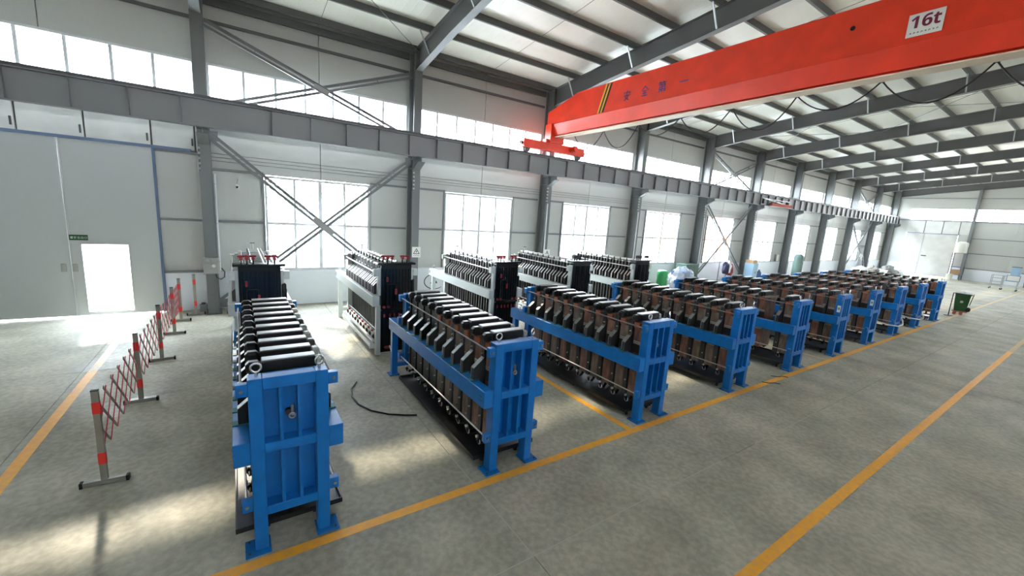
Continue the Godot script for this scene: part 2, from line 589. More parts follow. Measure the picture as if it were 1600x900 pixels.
func build_window_wall(opposite: bool):
	var at := Vector3(XN + XF, 0, WIDE) if opposite else Vector3.ZERO
	var turn := PI if opposite else 0.0
	var wl := thing("wall_right" if opposite else "wall_left", "white sheet-metal side wall behind the camera with two rows of windows" if opposite else "long white sheet-metal wall with tall windows and a clerestory strip", "wall", at, turn, "", "structure")
	var ps: Material = mats.ribbed_sheet
	var names := ["beside the sliding door, crossed by a steel brace", "second from the sliding door, cars parked outside", "third from the sliding door, above the grey racks", "fourth from the sliding door, left of the green drum", "fifth from the sliding door, crossed by the middle brace", "sixth from the sliding door, right of the hanging bundle", "seventh from the sliding door, beside the green tank", "eighth from the sliding door", "ninth from the sliding door, crossed by the farthest brace", "tenth and last before the far gable"]
	for n in range(-1, 10):
		var a := X0 + BAY * n
		var b := a + BAY
		var door := n == -1 and not opposite
		# lower part
		if door:
			lim(wl, "dado_wall", mats.dado, a, -5.75, 0.0, 1.14, -0.24, 0.0)
			lim(wl, "dado_wall", mats.dado, -2.05, b, 0.0, 1.14, -0.24, 0.0)
			lim(wl, "wall_panel", ps, a, -5.75, 1.14, 5.66, -0.1, 0.0)
			lim(wl, "wall_panel", ps, -2.05, b, 1.14, 4.5, -0.1, 0.0)
			for s in [[-5.75, -4.47], [-4.43, -3.32], [-3.28, -2.05], [-2.01, -1.12], [-1.08, b]]:
				lim(wl, "header_panel", mats.wall_sheet, s[0], s[1], 4.56, 5.30, -0.1, 0.02, 0.006)
			lim(wl, "header_backing", mats.steel_dark, -5.75, b, 4.5, 5.66, -0.12, -0.05)
			for hx in [-4.52, -3.37, -2.11, -1.16]:
				lim(wl, "header_latch", mats.steel_dark, hx - 0.018, hx + 0.018, 4.70, 4.90, 0.02, 0.045, 0.004)
		else:
			var wa := a + 1.40
			var wb := a + 4.55
			lim(wl, "dado_wall", mats.dado, a, b, 0.0, 1.14, -0.24, 0.0)
			lim(wl, "wall_panel", ps, a, wa, 1.14, 5.66, -0.1, 0.0)
			lim(wl, "wall_panel", ps, wb, b, 1.14, 5.66, -0.1, 0.0)
			lim(wl, "wall_panel", ps, wa, a + 2.99, 4.10, 5.66, -0.1, 0.0)
			lim(wl, "wall_panel", ps, a + 3.01, wb, 4.10, 5.66, -0.1, 0.0)
			lim(wl, "seam_strip", mats.steel, a + 2.97, a + 3.03, 4.10, 5.66, -0.13, -0.1)
			lim(wl, "dado_cap", mats.frame_white, a, b, 1.14, 1.165, -0.02, 0.04)
			# girts
			for gy in [2.645, 4.13]:
				lim(wl, "girt", mats.steel, a + 0.14, wa - 0.01, gy - 0.035, gy + 0.035, 0.0, 0.07)
				lim(wl, "girt", mats.steel, wb + 0.01, b - 0.14, gy - 0.035, gy + 0.035, 0.0, 0.07)
			lim(wl, "window_post", mats.steel, wa - 0.06, wa - 0.005, 1.165, 4.13, 0.0, 0.05)
			lim(wl, "window_post", mats.box_grey, wb + 0.005, wb + 0.06, 1.165, 4.13, 0.0, 0.05)
			var lab: String = ("tall eight-pane white window, " + names[n] if n >= 0 else "") if not opposite else "eight-pane window in the side wall behind the camera"
			if n >= 0 and not opposite:
				window_unit(n + 1 + (40 if opposite else 0), lab, a + 1.41, a + 4.54, 1.165, 4.08, 4, [2.645], at, turn, "eight-pane side windows" if not opposite else "windows of the wall behind the camera")
			else:
				lim(wl, "wall_panel", ps, wa, wb, 1.14, 4.10, -0.1, 0.0)
		# clerestory
		lim(wl, "sill_trim", mats.steel, a, b, 5.60, 5.70, -0.1, 0.03)
		lim(wl, "wall_panel", ps, a, a + 0.13, 5.70, 7.0, -0.1, 0.0)
		lim(wl, "wall_panel", ps, b - 0.13, b, 5.70, 7.0, -0.1, 0.0)
		window_unit(n + 13 + (40 if opposite else 0), "clerestory strip window in the wall behind the camera" if opposite else ("clerestory strip window above the sliding door" if n == -1 else "clerestory strip window, number %d along from the sliding door" % (n + 1)), a + 0.13, b - 0.13, 5.70, 6.98, 7, [], at, turn, "clerestory windows behind the camera" if opposite else "clerestory strip windows")
		# upper part
		lim(wl, "wall_panel", ps, a, a + 2.99, 6.98, 8.80, -0.1, 0.0)
		lim(wl, "wall_panel", ps, a + 3.01, b, 6.98, 8.80, -0.1, 0.0)
		lim(wl, "seam_strip", mats.steel, a + 2.97, a + 3.03, 6.98, 8.80, -0.13, -0.1)
		lim(wl, "girt", mats.purlin, a + 0.14, b - 0.14, 7.99, 8.06, 0.0, 0.09)
		lim(wl, "eave_strut", mats.purlin, a + 0.14, b - 0.14, 8.42, 8.62, 0.05, 0.13)

func gable_piece(w: Node3D, called: String, m: Material, za: float, zb: float, ya: float, x: float, thick := 0.1):
	var p := PackedVector2Array([Vector2(za, ya), Vector2(zb, ya), Vector2(zb, roof_y(zb) + 0.77)])
	if za < WIDE / 2 - 0.01 and zb > WIDE / 2 + 0.01:
		p.append(Vector2(WIDE / 2, roof_y(WIDE / 2) + 0.77))
	p.append(Vector2(za, roof_y(za) + 0.77))
	var mb := MB.new()
	mb.prism(p, 0, x, x + thick)
	part(w, called, mb.done(), m)

func build_gables():
	var ps: Material = mats.ribbed_sheet
	var g := thing("wall_front", "plain white sheet-metal gable wall beside the camera", "wall", Vector3.ZERO, 0, "", "structure")
	gable_piece(g, "wall_panel", ps, 0.0, WIDE / 2, 0.0, XN - 0.1)
	gable_piece(g, "wall_panel", ps, WIDE / 2, WIDE, 0.0, XN - 0.1)
	g = thing("wall_back", "far white gable wall with a strip of windows and sliding doors", "wall", Vector3.ZERO, 0, "", "structure")
	var x := XF
	gable_piece(g, "wall_panel", ps, 0.0, 1.66, 1.14, x)
	for s in [[1.66, 3.9], [3.905, 6.35], [6.355, 9.2], [9.205, 12.15], [12.155, 15.1], [15.105, 17.95], [17.955, 22.64]]:
		gable_piece(g, "wall_panel", ps, s[0], s[1], 6.87, x)
	gable_piece(g, "wall_panel", ps, 22.64, WIDE, 1.14, x)
	for s in [[1.66, 2.97], [3.03, 4.29], [4.35, 5.47], [5.53, 6.35]]:
		lim(g, "header_panel", mats.wall_sheet, x, x + 0.1, 4.38, 5.66, s[0], s[1], 0.006)
	lim(g, "header_backing", mats.steel, x + 0.1, x + 0.14, 4.3, 5.7, 1.6, 6.4)
	lim(g, "wall_panel", ps, x, x + 0.1, 1.14, 4.38, 5.53, 6.35)
	for s in [[6.355, 9.2], [9.205, 12.15], [12.155, 15.1], [15.105, 17.95], [17.955, 22.64]]:
		lim(g, "wall_panel", ps, x, x + 0.1, 1.14, 5.66, s[0], s[1])
	lim(g, "dado_wall", mats.dado, x, x + 0.24, 0.0, 1.14, 0.0, 1.74)
	lim(g, "dado_wall", mats.dado, x, x + 0.24, 0.0, 1.14, 5.53, WIDE)
	for gy in [1.17, 2.62, 4.05]:
		lim(g, "girt", mats.steel, x - 0.06, x, gy - 0.035, gy + 0.035, 6.5, 22.6)
	lim(g, "girt", mats.steel, x - 0.06, x, 5.60, 5.70, 0.2, 22.64)
	lim(g, "girt", mats.steel, x - 0.06, x, 7.85, 7.90, 0.6, 23.6)
	var w := thing("window_30", "strip of window panes high in the far gable wall", "window", Vector3.ZERO, 0, "", "structure")
	lim(w, "frame_rail", mats.frame_white, x - 0.02, x + 0.1, 5.66, 5.72, 1.66, 22.64)
	lim(w, "frame_rail", mats.frame_white, x - 0.02, x + 0.1, 6.82, 6.88, 1.66, 22.64)
	var k := 0
	var z := 1.66
	while z < 22.5:
		lim(w, "mullion", mats.frame_white, x - 0.01, x + 0.08, 5.72, 6.82, z, z + 0.05)
		lim(w, "pane", mats.glass, x + 0.04, x + 0.045, 5.72, 6.82, z + 0.05, minf(z + 0.83, 22.64))
		z += 0.83
		k += 1
	# sliding door of the far gable
	var d := thing("door_2", "pale sliding door in the far gable with a closed wicket door", "door", Vector3.ZERO, 0, "", "structure")
	lim(d, "door_leaf", mats.wall_sheet, x - 0.05, x - 0.01, 0.03, 4.33, 1.76, 3.07)
	lim(d, "door_leaf", mats.wall_sheet, x - 0.05, x - 0.01, 0.03, 4.33, 3.10, 5.52)
	lim(d, "track", mats.trim_blue, x - 0.10, x - 0.01, 4.31, 4.37, 1.7, 5.6)
	lim(d, "edge_post", mats.galvanised, x - 0.065, x - 0.05, 0.03, 4.30, 3.06, 3.12)
	lim(d, "wicket_door", mats.wall_sheet, x - 0.062, x - 0.05, 0.12, 1.9, 3.22, 4.2, 0.004)
	lim(d, "sign", mats.sign_green, x - 0.065, x - 0.05, 2.0, 2.1, 3.2, 3.6)
	lim(d, "lock", mats.galvanised, x - 0.08, x - 0.05, 1.15, 1.35, 3.0, 3.06)

func build_frames():
	for n in range(-1, 11):
		var x := X0 + BAY * n
		var xx := x
		if n == -1:
			xx = XN + 0.14
		if n == 10:
			xx = XF - 0.14
		var f := thing("steel_frame", "grey portal frame of the hall, %s" % ["beside the camera" if n == -1 else ("at the far gable" if n == 10 else "column %d along from the sliding door" % (n + 1))], "steel frame", Vector3(xx, 0, 0), 0, "portal frames of the hall", "structure")
		var st: Material = mats.steel_column
		var ro: Material = mats.steel_roof
		for side in 2:
			var zs := func(v: float) -> float: return v if side == 0 else WIDE - v
			var col := sub(f, "column")
			lim(col, "flange", st, -0.135, 0.135, 0.02, 8.02, zs.call(0.637), zs.call(0.65))
			lim(col, "flange", st, -0.135, 0.135, 0.02, 8.60, zs.call(0.137), zs.call(0.15))
			lim(col, "web", st, -0.006, 0.006, 0.02, 8.60, zs.call(0.15), zs.call(0.637))
			lim(col, "base_plate", st, -0.19, 0.19, 0.0, 0.025, zs.call(0.08), zs.call(0.72))
			lim(col, "stiffener", st, -0.12, 0.12, 5.09, 5.11, zs.call(0.15), zs.call(0.637))
			lim(col, "stiffener", st, -0.12, 0.12, 4.78, 4.80, zs.call(0.15), zs.call(0.637))
			# corbel that carries the runway beam
			var cb := sub(f, "corbel")
			lim(cb, "flange", st, -0.125, 0.125, 5.12, 5.14, zs.call(0.65), zs.call(1.12))
			var mb := MB.new()
			mb.prism(PackedVector2Array([Vector2(zs.call(0.65), 4.74), Vector2(zs.call(0.65), 5.12), Vector2(zs.call(1.10), 5.12), Vector2(zs.call(1.10), 4.98)]), 0, -0.007, 0.007)
			part(cb, "web", mb.done(), st)
			mb = MB.new()
			var a := Vector3(0, 4.73, zs.call(0.65))
			var b := Vector3(0, 4.97, zs.call(1.12))
			mb.bar(a, b, 0.25, 0.014)
			part(cb, "lower_flange", mb.done(), st)
			# rafter half, haunched at the knee
			var rf := sub(f, "rafter")
			var z0 := 0.15
			var zm := WIDE / 2
			var low := func(z: float) -> float: return roof_y(z) - 0.10 * clampf(1.0 - (z - 0.65) / 2.6, 0.0, 1.0)
			var up := func(z: float) -> float: return roof_y(z) + 0.57
			var steps := [0.65, 3.25, zm]
			var poly := PackedVector2Array()
			for s in steps:
				poly.append(Vector2(zs.call(s), low.call(s)))
			poly.append(Vector2(zs.call(zm), up.call(zm)))
			poly.append(Vector2(zs.call(0.65), up.call(0.65)))
			mb = MB.new()
			mb.prism(poly, 0, -0.006, 0.006)
			part(rf, "web", mb.done(), ro)
			mb = MB.new()
			for i in 2:
				mb.bar(Vector3(0, low.call(steps[i]) - 0.007, zs.call(steps[i])), Vector3(0, low.call(steps[i + 1]) - 0.007, zs.call(steps[i + 1])), 0.22, 0.014)
			part(rf, "lower_flange", mb.done(), ro)
			mb = MB.new()
			mb.bar(Vector3(0, up.call(z0) + 0.007, zs.call(z0)), Vector3(0, up.call(zm) + 0.007, zs.call(zm)), 0.22, 0.014)
			part(rf, "upper_flange", mb.done(), ro)
			lim(rf, "end_plate", ro, -0.115, 0.115, low.call(0.65), up.call(0.65), zs.call(0.645), zs.call(0.665))
			if n == 10 or n == -1:
				continue
			if side == 0 or n > 2:
				for i in range(1, 8):
					if i % 2 == 0:
						continue
					var z := 0.35 + 1.45 * i
					if z > zm - 0.2:
						continue
					for sx in [-1.0]:
						mb = MB.new()
						mb.bar(Vector3(0.10 * sx, low.call(z) + 0.01, zs.call(z)), Vector3(0.46 * sx, up.call(z) + 0.06, zs.call(z)), 0.045, 0.03)
						part(rf, "fly_brace", mb.done(), mats.galvanised)

func build_roof():
	var c := thing("ceiling", "white ribbed sheet roof on dark steel purlins", "roof", Vector3.ZERO, 0, "", "structure")
	var ang := atan(SLOPE)
	var half := WIDE / 2
	var ln := (half + 0.4) / cos(ang)
	for n in range(-1, 10):
		var a := X0 + BAY * n
		for side in 2:
			var sg := 1.0 if side == 0 else -1.0
			var zc := (half - 0.4) / 2.0
			var yc := 8.02 + SLOPE * zc + 0.77 + 0.05
			var bas := Basis(Vector3.RIGHT, -ang * sg)
			part(c, "roof_panel", bxm(Vector3(2.994, 0.09, ln)), mats.roof_sheet, Vector3(a + 1.5, yc, zc if side == 0 else WIDE - zc), bas)
			part(c, "roof_panel", bxm(Vector3(2.994, 0.09, ln)), mats.roof_sheet, Vector3(a + 4.5, yc, zc if side == 0 else WIDE - zc), bas)
			var i := 0
			while 0.35 + 1.45 * i < half:
				var z := 0.35 + 1.45 * i
				if i == 8:
					z = half - 0.2
				var y := 8.02 + SLOPE * z + 0.585
				var zz := z if side == 0 else WIDE - z
				lim(c, "purlin", mats.purlin, a + 0.003, a + BAY - 0.003, y, y + 0.185, zz - 0.035, zz + 0.035)
				i += 1
	part(c, "ridge_cap", bxm(Vector3(XF - XN, 0.03, 0.6)), mats.roof_sheet, Vector3((XN + XF) / 2, 8.02 + SLOPE * half + 0.77 + 0.12, half))
	for n in range(-1, 10):
		part(c, "roof_seam", bxm(Vector3(0.08, 0.02, half * 2)), mats.roof_sheet, Vector3(X0 + BAY * n + 3.0, 8.02 + SLOPE * half + 0.77 + 0.14, half))
	# sag rods
	for n in range(0, 10):
		var a := X0 + BAY * n + 3.0
		var mb := MB.new()
		mb.cyl(Vector3(a, roof_y(0.3) + 0.68, 0.3), Vector3(a, roof_y(half) + 0.68, half), 0.008, 5)
		part(c, "sag_rod", mb.done(), mats.steel)
	# roof bracing rods in the braced bays
	for n in [0, 4, 8]:
		for k in 2:
			var a: float = X0 + BAY * n
			var z1 := 0.65 + 5.8 * k
			var z2 := z1 + 5.8
			var mb := MB.new()
			mb.cyl(Vector3(a, roof_y(z1) + 0.45, z1), Vector3(a + BAY, roof_y(z2) + 0.45, z2), 0.011, 6)
			part(c, "brace_rod", mb.done(), mats.steel)
			mb = MB.new()
			mb.cyl(Vector3(a + BAY, roof_y(z1) + 0.45, z1), Vector3(a, roof_y(z2) + 0.45, z2), 0.011, 6)
			part(c, "brace_rod", mb.done(), mats.steel)

func build_runways():
	for side in 2:
		var zc := 0.92 if side == 0 else WIDE - 0.92
		var r := thing("crane_runway_beam", "long grey crane runway beam running past the windows" if side == 0 else "grey crane runway beam on the wall behind the camera", "crane beam", Vector3.ZERO, 0, "", "structure")
		var xa := XN + 0.3
		var xb := XF - 0.2
		lim(r, "lower_flange", mats.steel, xa, xb, 5.14, 5.156, zc - 0.12, zc + 0.12)
		lim(r, "upper_flange", mats.steel, xa, xb, 5.815, 5.835, zc - 0.15, zc + 0.15)
		lim(r, "web", mats.steel, xa, xb, 5.156, 5.815, zc - 0.006, zc + 0.006)
		lim(r, "rail", mats.steel_dark, xa, xb, 5.835, 5.93, zc - 0.035, zc + 0.035)
		var x := xa + 0.3
		while x < xb:
			lim(r, "stiffener", mats.steel, x - 0.004, x + 0.004, 5.156, 5.815, zc - 0.11, zc + 0.11)
			x += 1.0

func angle_pair(parent: Node3D, called: String, a: Vector3, b: Vector3, gap: float):
	var d := (b - a).normalized()
	var n := d.cross(Vector3(0, 0, 1)).normalized()
	var mb := MB.new()
	for s in [-1.0, 1.0]:
		mb.bar(a + n * gap * s, b + n * gap * s, 0.012, 0.075, n)
		mb.bar(a + n * gap * s * 1.6 + Vector3(0, 0, 0.02), b + n * gap * s * 1.6 + Vector3(0, 0, 0.02), 0.06, 0.008, n)
	var m := 5
	for i in range(1, m):
		var p := a.lerp(b, float(i) / m)
		mb.bar(p - n * (gap + 0.03), p + n * (gap + 0.03), 0.06, 0.01, d)
	part(parent, called, mb.done(), mats.steel)

func build_braces():
	var where := {0: "at the window beside the sliding door", 4: "in the middle of the window wall", 8: "near the far end of the window wall"}
	for n in [0, 4, 8]:
		var a: float = X0 + BAY * n + 0.14
		var b: float = a + BAY - 0.28
		var t := thing("cross_brace", "grey steel cross brace below the crane beam " + where[n], "brace", Vector3.ZERO, 0, "wall cross braces", "structure")
		angle_pair(t, "diagonal", Vector3(a, 5.0, 0.40), Vector3(b, 0.25, 0.40), 0.062)
		angle_pair(t, "diagonal", Vector3(a, 0.25, 0.33), Vector3(b, 5.0, 0.33), 0.062)
		part(t, "gusset_plate", bxm(Vector3(0.75, 0.16, 0.02)), mats.box_grey, Vector3((a + b) / 2, 2.625, 0.43), Basis(Vector3.BACK, -atan2(4.75, b - a)))
		for p in [[a, 5.0], [b, 5.0], [a, 0.25], [b, 0.25]]:
			part(t, "end_gusset", bxm(Vector3(0.22, 0.26, 0.012)), mats.steel, Vector3(p[0] + (0.07 if p[0] == a else -0.07), p[1], 0.37))
		t = thing("cross_brace", "grey steel cross brace above the crane beam " + where[n], "brace", Vector3.ZERO, 0, "wall cross braces", "structure")
		angle_pair(t, "diagonal", Vector3(a, 7.86, 0.40), Vector3(b, 5.72, 0.40), 0.062)
		angle_pair(t, "diagonal", Vector3(a, 5.72, 0.33), Vector3(b, 7.86, 0.33), 0.062)
		part(t, "gusset_plate", bxm(Vector3(0.45, 0.14, 0.02)), mats.box_grey, Vector3((a + b) / 2, 6.79, 0.43), Basis(Vector3.BACK, -atan2(2.14, b - a)))

const GLYPHS := {
	"an": [[5, 0, 5, 1.2], [1, 3, 1, 1.5, 9, 1.5, 9, 3], [4.6, 2.6, 2.6, 6.6, 7.6, 9.8], [7, 4.6, 5.6, 7.6, 1.6, 9.8], [0.6, 4.8, 9.4, 4.8]],
	"quan": [[5, 0, 0.5, 4.2], [5, 0, 9.5, 4.2], [2.5, 4.8, 7.5, 4.8], [2.8, 7.1, 7.2, 7.1], [1, 9.6, 9, 9.6], [5, 4.8, 5, 9.6]],
	"di": [[2.2, 0, 0.8, 2.2], [1.8, 1, 4.4, 1], [3, 1.2, 3.5, 2.5], [6.6, 0, 5.4, 2.1], [6.2, 1, 9.4, 1], [7.6, 1.2, 8, 2.5], [1.5, 3.4, 8.4, 3.4, 8.4, 5.3], [8.4, 5.3, 1.8, 5.3, 1.5, 7.3, 9, 7.3, 8.6, 9.4, 7.2, 9.1], [5, 3.4, 5, 10], [4.8, 7.4, 1, 9.8]],
	"yi": [[0.3, 5, 9.7, 5]],
	"chu": [[5, 0, 5, 9.4], [1.6, 1.2, 1.6, 4.4, 8.4, 4.4, 8.4, 1.2], [0.8, 5.8, 0.8, 9.4, 9.2, 9.4, 9.2, 5.8]],
	"kou": [[1.5, 1.8, 8.5, 1.8, 8.5, 9, 1.5, 9, 1.5, 1.8]],
}

func glyph(g: String, size: float, weight: float, thick: float) -> ArrayMesh:
	# brush strokes of one character in the x-y plane, facing +z, lower left corner at the origin
	var mb := MB.new()
	var k := size / 10.0
	for s in GLYPHS[g]:
		for i in range(0, s.size() - 2, 2):
			var a := Vector3(s[i] * k, size - s[i + 1] * k, 0)
			var b := Vector3(s[i + 2] * k, size - s[i + 3] * k, 0)
			var d := (b - a).normalized() * weight * 0.4
			mb.bar(a - d, b + d, thick, weight, Vector3(-d.y, d.x, 0).normalized())
	return mb.done()

func text_mesh(s: String, h: float, depth: float, bold := true) -> TextMesh:
	var t := TextMesh.new()
	t.text = s
	var f := SystemFont.new()
	f.font_names = PackedStringArray(["Droid Sans"])
	f.font_weight = 700 if bold else 400
	t.font = f
	t.font_size = 64
	t.pixel_size = h / 46.0
	t.depth = depth
	return t

func build_door():
	var d := thing("door_1", "tall grey double sliding door with an open wicket doorway", "door", Vector3.ZERO, 0, "", "structure")
	var m: Material = mats.door_sheet
	# left leaf, and the right leaf in pieces round the open wicket
	lim(d, "door_leaf", m, -5.62, -3.803, 0.05, 4.55, 0.02, 0.08, 0.006)
	var r := sub(d, "wicket_leaf")
	lim(r, "leaf_panel", m, -3.797, -3.60, 0.05, 4.55, 0.02, 0.08)
	lim(r, "leaf_panel", m, -2.66, -2.04, 0.05, 4.55, 0.02, 0.08)
	lim(r, "leaf_panel", m, -3.60, -2.66, 1.95, 4.55, 0.02, 0.08)
	lim(r, "leaf_panel", m, -3.60, -2.66, 0.05, 0.115, 0.02, 0.08)
	for s in [[-3.60, -3.575, 0.115, 1.95], [-2.685, -2.66, 0.115, 1.95], [-3.575, -2.685, 1.925, 1.95], [-3.575, -2.685, 0.115, 0.14]]:
		lim(r, "wicket_frame", mats.galvanised, s[0], s[1], s[2], s[3], 0.01, 0.09)
	for ex in [-3.83, -3.792]:
		lim(d, "edge_post", mats.galvanised, ex, ex + 0.022, 0.05, 4.53, 0.015, 0.095)
	lim(d, "track", mats.trim_blue, -6.1, -1.2, 4.53, 4.60, 0.02, 0.14)
	lim(d, "jamb_trim", mats.trim_blue, -2.04, -1.985, 0.05, 4.53, 0.0, 0.10)
	for lx in [-3.935, -3.735]:
		lim(d, "lock_plate", mats.box_grey, lx - 0.05, lx + 0.05, 1.22, 1.42, 0.08, 0.10, 0.006)
	# framing of the fixed panel between door and column
	for gy in [1.16, 2.65, 4.50]:
		lim(d, "side_girt", mats.steel, -1.98, -1.02, gy - 0.03, gy + 0.03, 0.0, 0.06)
	# sign over the wicket
	var s := thing("exit_sign", "small dark green exit sign over the open wicket doorway", "sign", Vector3(-3.61, 2.10, 0.081))
	part(s, "board", bxm(Vector3(0.34, 0.14, 0.015)), mats.sign_green, Vector3(0, 0, 0.0075))
	var gx := -0.09
	for g in ["an", "quan", "chu", "kou"]:
		part(s, "character", glyph(g, 0.055, 0.007, 0.002), mats.sign_text, Vector3(gx, -0.028, 0.016))
		gx += 0.065
	part(s, "pictogram", bxm(Vector3(0.045, 0.06, 0.002)), mats.sign_text, Vector3(-0.125, 0, 0.016))

func build_crane():
	var t := thing("overhead_crane", "red single-girder overhead crane carrying a 16t plate", "crane", Vector3(10.95, 0, 0))
	var red: Material = mats.crane_red
	var z1 := WIDE - 0.95
	# girder: box with pressed lower sides
	var sec := [Vector2(-0.30, 7.13), Vector2(-0.30, 8.06), Vector2(0.30, 8.06), Vector2(0.30, 7.13), Vector2(0.15, 6.72), Vector2(-0.15, 6.72)]
	var mb := MB.new()
	var ends := [[0.78, 7.62], [2.45, 8.06], [WIDE - 2.45, 8.06], [WIDE - 0.78, 7.62]]
	var at := func(i: int, k: int) -> Vector3:
		var p: Vector2 = sec[k]
		return Vector3(p.x, minf(p.y, ends[i][1]) if p.y > 8.0 else p.y, ends[i][0])
	for i in 3:
		for k in 6:
			var k2 := (k + 1) % 6
			var e: Vector2 = sec[k2] - sec[k]
			var n := Vector3(-e.y, e.x, 0).normalized()
			mb.quad(at.call(i, k), at.call(i, k2), at.call(i + 1, k2), at.call(i + 1, k), n if k != 1 or i == 1 else Vector3(0, 1, -0.26 if i == 0 else 0.26).normalized())
	for i in [0, 3]:
		var cc := Vector3(0, 7.2, ends[i][0])
		for k in 6:
			mb.tri(cc, at.call(i, k), at.call(i, (k + 1) % 6), Vector3(0, 0, -1 if i == 0 else 1))
	part(t, "girder", mb.done(), red)
	lim(t, "girder_seam", red, -0.304, 0.304, 7.118, 7.142, 1.0, WIDE - 1.0)
	lim(t, "lower_web", red, -0.012, 0.012, 6.66, 6.73, 1.2, WIDE - 1.2)
	lim(t, "lower_flange", mats.crane_cream, -0.19, 0.19, 6.635, 6.662, 1.2, WIDE - 1.2)
	lim(t, "top_flange", red, -0.32, 0.32, 8.06, 8.075, 2.45, WIDE - 2.45)
	for s in 2:
		var zc := 0.92 if s == 0 else WIDE - 0.92
		var e := sub(t, "end_truck", Vector3(0, 0, zc))
		lim(e, "truck_beam", red, -1.6, 1.65, 6.09, 6.42, -0.13, 0.13, 0.01)
		lim(e, "riser", red, -0.36, 0.36, 6.42, 7.15, -0.18, 0.22, 0.01)
		lim(e, "riser_plate", red, -0.50, -0.36, 6.10, 6.55, -0.1, 0.1)
		for wx in [-1.35, 1.4]:
			mb = MB.new()
			mb.cyl(Vector3(wx, 6.055, -0.05), Vector3(wx, 6.055, 0.05), 0.125, 18)
			mb.cyl(Vector3(wx, 6.055, -0.075), Vector3(wx, 6.055, -0.05), 0.15, 18)
			part(e, "wheel", mb.done(), mats.steel_dark)
		for wx in [-1.65, 1.70]:
			part(e, "buffer", cym(0.06, 0.1, 12), mats.rubber, Vector3(wx, 6.25, 0), Basis(Vector3.BACK, PI / 2))
		mb = MB.new()
		mb.path([Vector3(-1.62, 6.05, 0.12), Vector3(-1.72, 6.05, 0.12), Vector3(-1.72, 6.62, 0.12), Vector3(-2.7, 6.56, 0.12)], 0.014, 6)
		mb.path([Vector3(-1.62, 6.42, 0.12), Vector3(-1.62, 6.58, 0.12), Vector3(-1.72, 6.58, 0.12)], 0.014, 6)
		part(e, "guard_rod", mb.done(), mats.galvanised)
		part(e, "drive_motor", cym(0.11, 0.34, 14), red, Vector3(0.85, 6.30, 0.30), Basis(Vector3.RIGHT, PI / 2))
	var f := -0.3045
	var face := Basis(Vector3(0, 0, 1), Vector3.UP, Vector3(-1, 0, 0))
	# warning stripes near the end
	for k in 4:
		var zz := 3.62 + 0.075 * k
		var p := PackedVector2Array([Vector2(zz, 7.145), Vector2(zz + 0.075, 7.145), Vector2(zz + 0.40, 8.055), Vector2(zz + 0.325, 8.055)])
		mb = MB.new()
		mb.prism(p, 0, f - 0.002, -0.3)
		part(t, "warning_stripe", mb.done(), mats.stripe_yellow if k % 2 == 0 else mats.stripe_black)
	var gz := [4.80, 5.52, 6.16, 6.90]
	var gs := ["an", "quan", "di", "yi"]
	for i in 4:
		part(t, "character", glyph(gs[i], 0.29, 0.03, 0.004), mats.lettering_blue, Vector3(f, 7.36, gz[i]), face)
	part(t, "bolt_hole", cym(0.045, 0.006, 16), mats.ink, Vector3(f, 7.69, 10.96), Basis(Vector3.BACK, PI / 2))
	var pl := part(t, "capacity_plate", bxm(Vector3(0.012, 0.40, 0.50)), mats.plate_white, Vector3(f - 0.004, 7.43, 12.11))
	part(pl, "plate_figures", text_mesh("16t", 0.21, 0.004), mats.plum_print, Vector3(-0.0085, 0.045, 0.0), face)
	for k in 8:
		var q := 0.034
		mb = MB.new()
		mb.bar(Vector3(0, 0, -q / 2), Vector3(0, 0, q / 2), 0.002, 0.006)
		mb.bar(Vector3(0, 0.012, -q / 3), Vector3(0, 0.012, q / 3), 0.002, 0.005)
		if k % 2 == 0:
			mb.bar(Vector3(0, -0.014, 0), Vector3(0, 0.018, 0), 0.002, 0.005, Vector3(0, 0, 1))
		else:
			mb.bar(Vector3(0, -0.014, -0.012), Vector3(0, 0.018, 0.0), 0.002, 0.005, Vector3(0, 0, 1))
		part(pl, "small_print", mb.done(), mats.ink, Vector3(-0.0075, -0.14, -0.185 + 0.053 * k))
	# festoon cable on the far side
	lim(t, "festoon_track", mats.galvanised, 0.40, 0.44, 6.78, 6.82, 1.5, WIDE - 2.0)
	for k in 8:
		lim(t, "track_arm", red, 0.28, 0.44, 6.82, 6.86, 1.9 + 2.9 * k, 1.95 + 2.9 * k)
	var zp := 1.7
	for k in 13:
		var sp := 1.62
		var sag := 0.52 + 0.14 * sin(k * 2.1)
		mb = MB.new()
		var pts := []
		for i in 15:
			var u := i / 14.0
			pts.append(Vector3(0.42, 6.72 - sag * 4.0 * u * (1.0 - u) - 0.05 * sin(PI * u), zp + sp * u))
		mb.path(pts, 0.016, 6)
		part(t, "festoon_cable", mb.done(), mats.cable_black)
		lim(t, "cable_trolley", mats.steel_dark, 0.385, 0.455, 6.69, 6.78, zp - 0.04, zp + 0.04)
		zp += sp

# ------------------------------------------------------------------ blue racks
func prism_mesh(key: String, half: Array, za: float, zb: float) -> ArrayMesh:
	if not cache.has(key):
		var p := PackedVector2Array()
		for q in half:
			p.append(Vector2(q[0], q[1]))
		for i in range(half.size() - 1, -1, -1):
			p.append(Vector2(-half[i][0], half[i][1]))
		var mb := MB.new()
		mb.prism(p, 2, za, zb)
		cache[key] = mb.done()
	return cache[key]

func eyebolt(parent: Node3D, at: Vector3, turn := 0.0):
	var e := sub(parent, "eyebolt", at)
	e.rotation.y = turn
	part(e, "shank", cym(0.014, 0.05, 8), mats.chrome, Vector3(0, 0.022, 0))
	part(e, "eye", torm(0.042, 0.010), mats.chrome, Vector3(0, 0.088, 0))

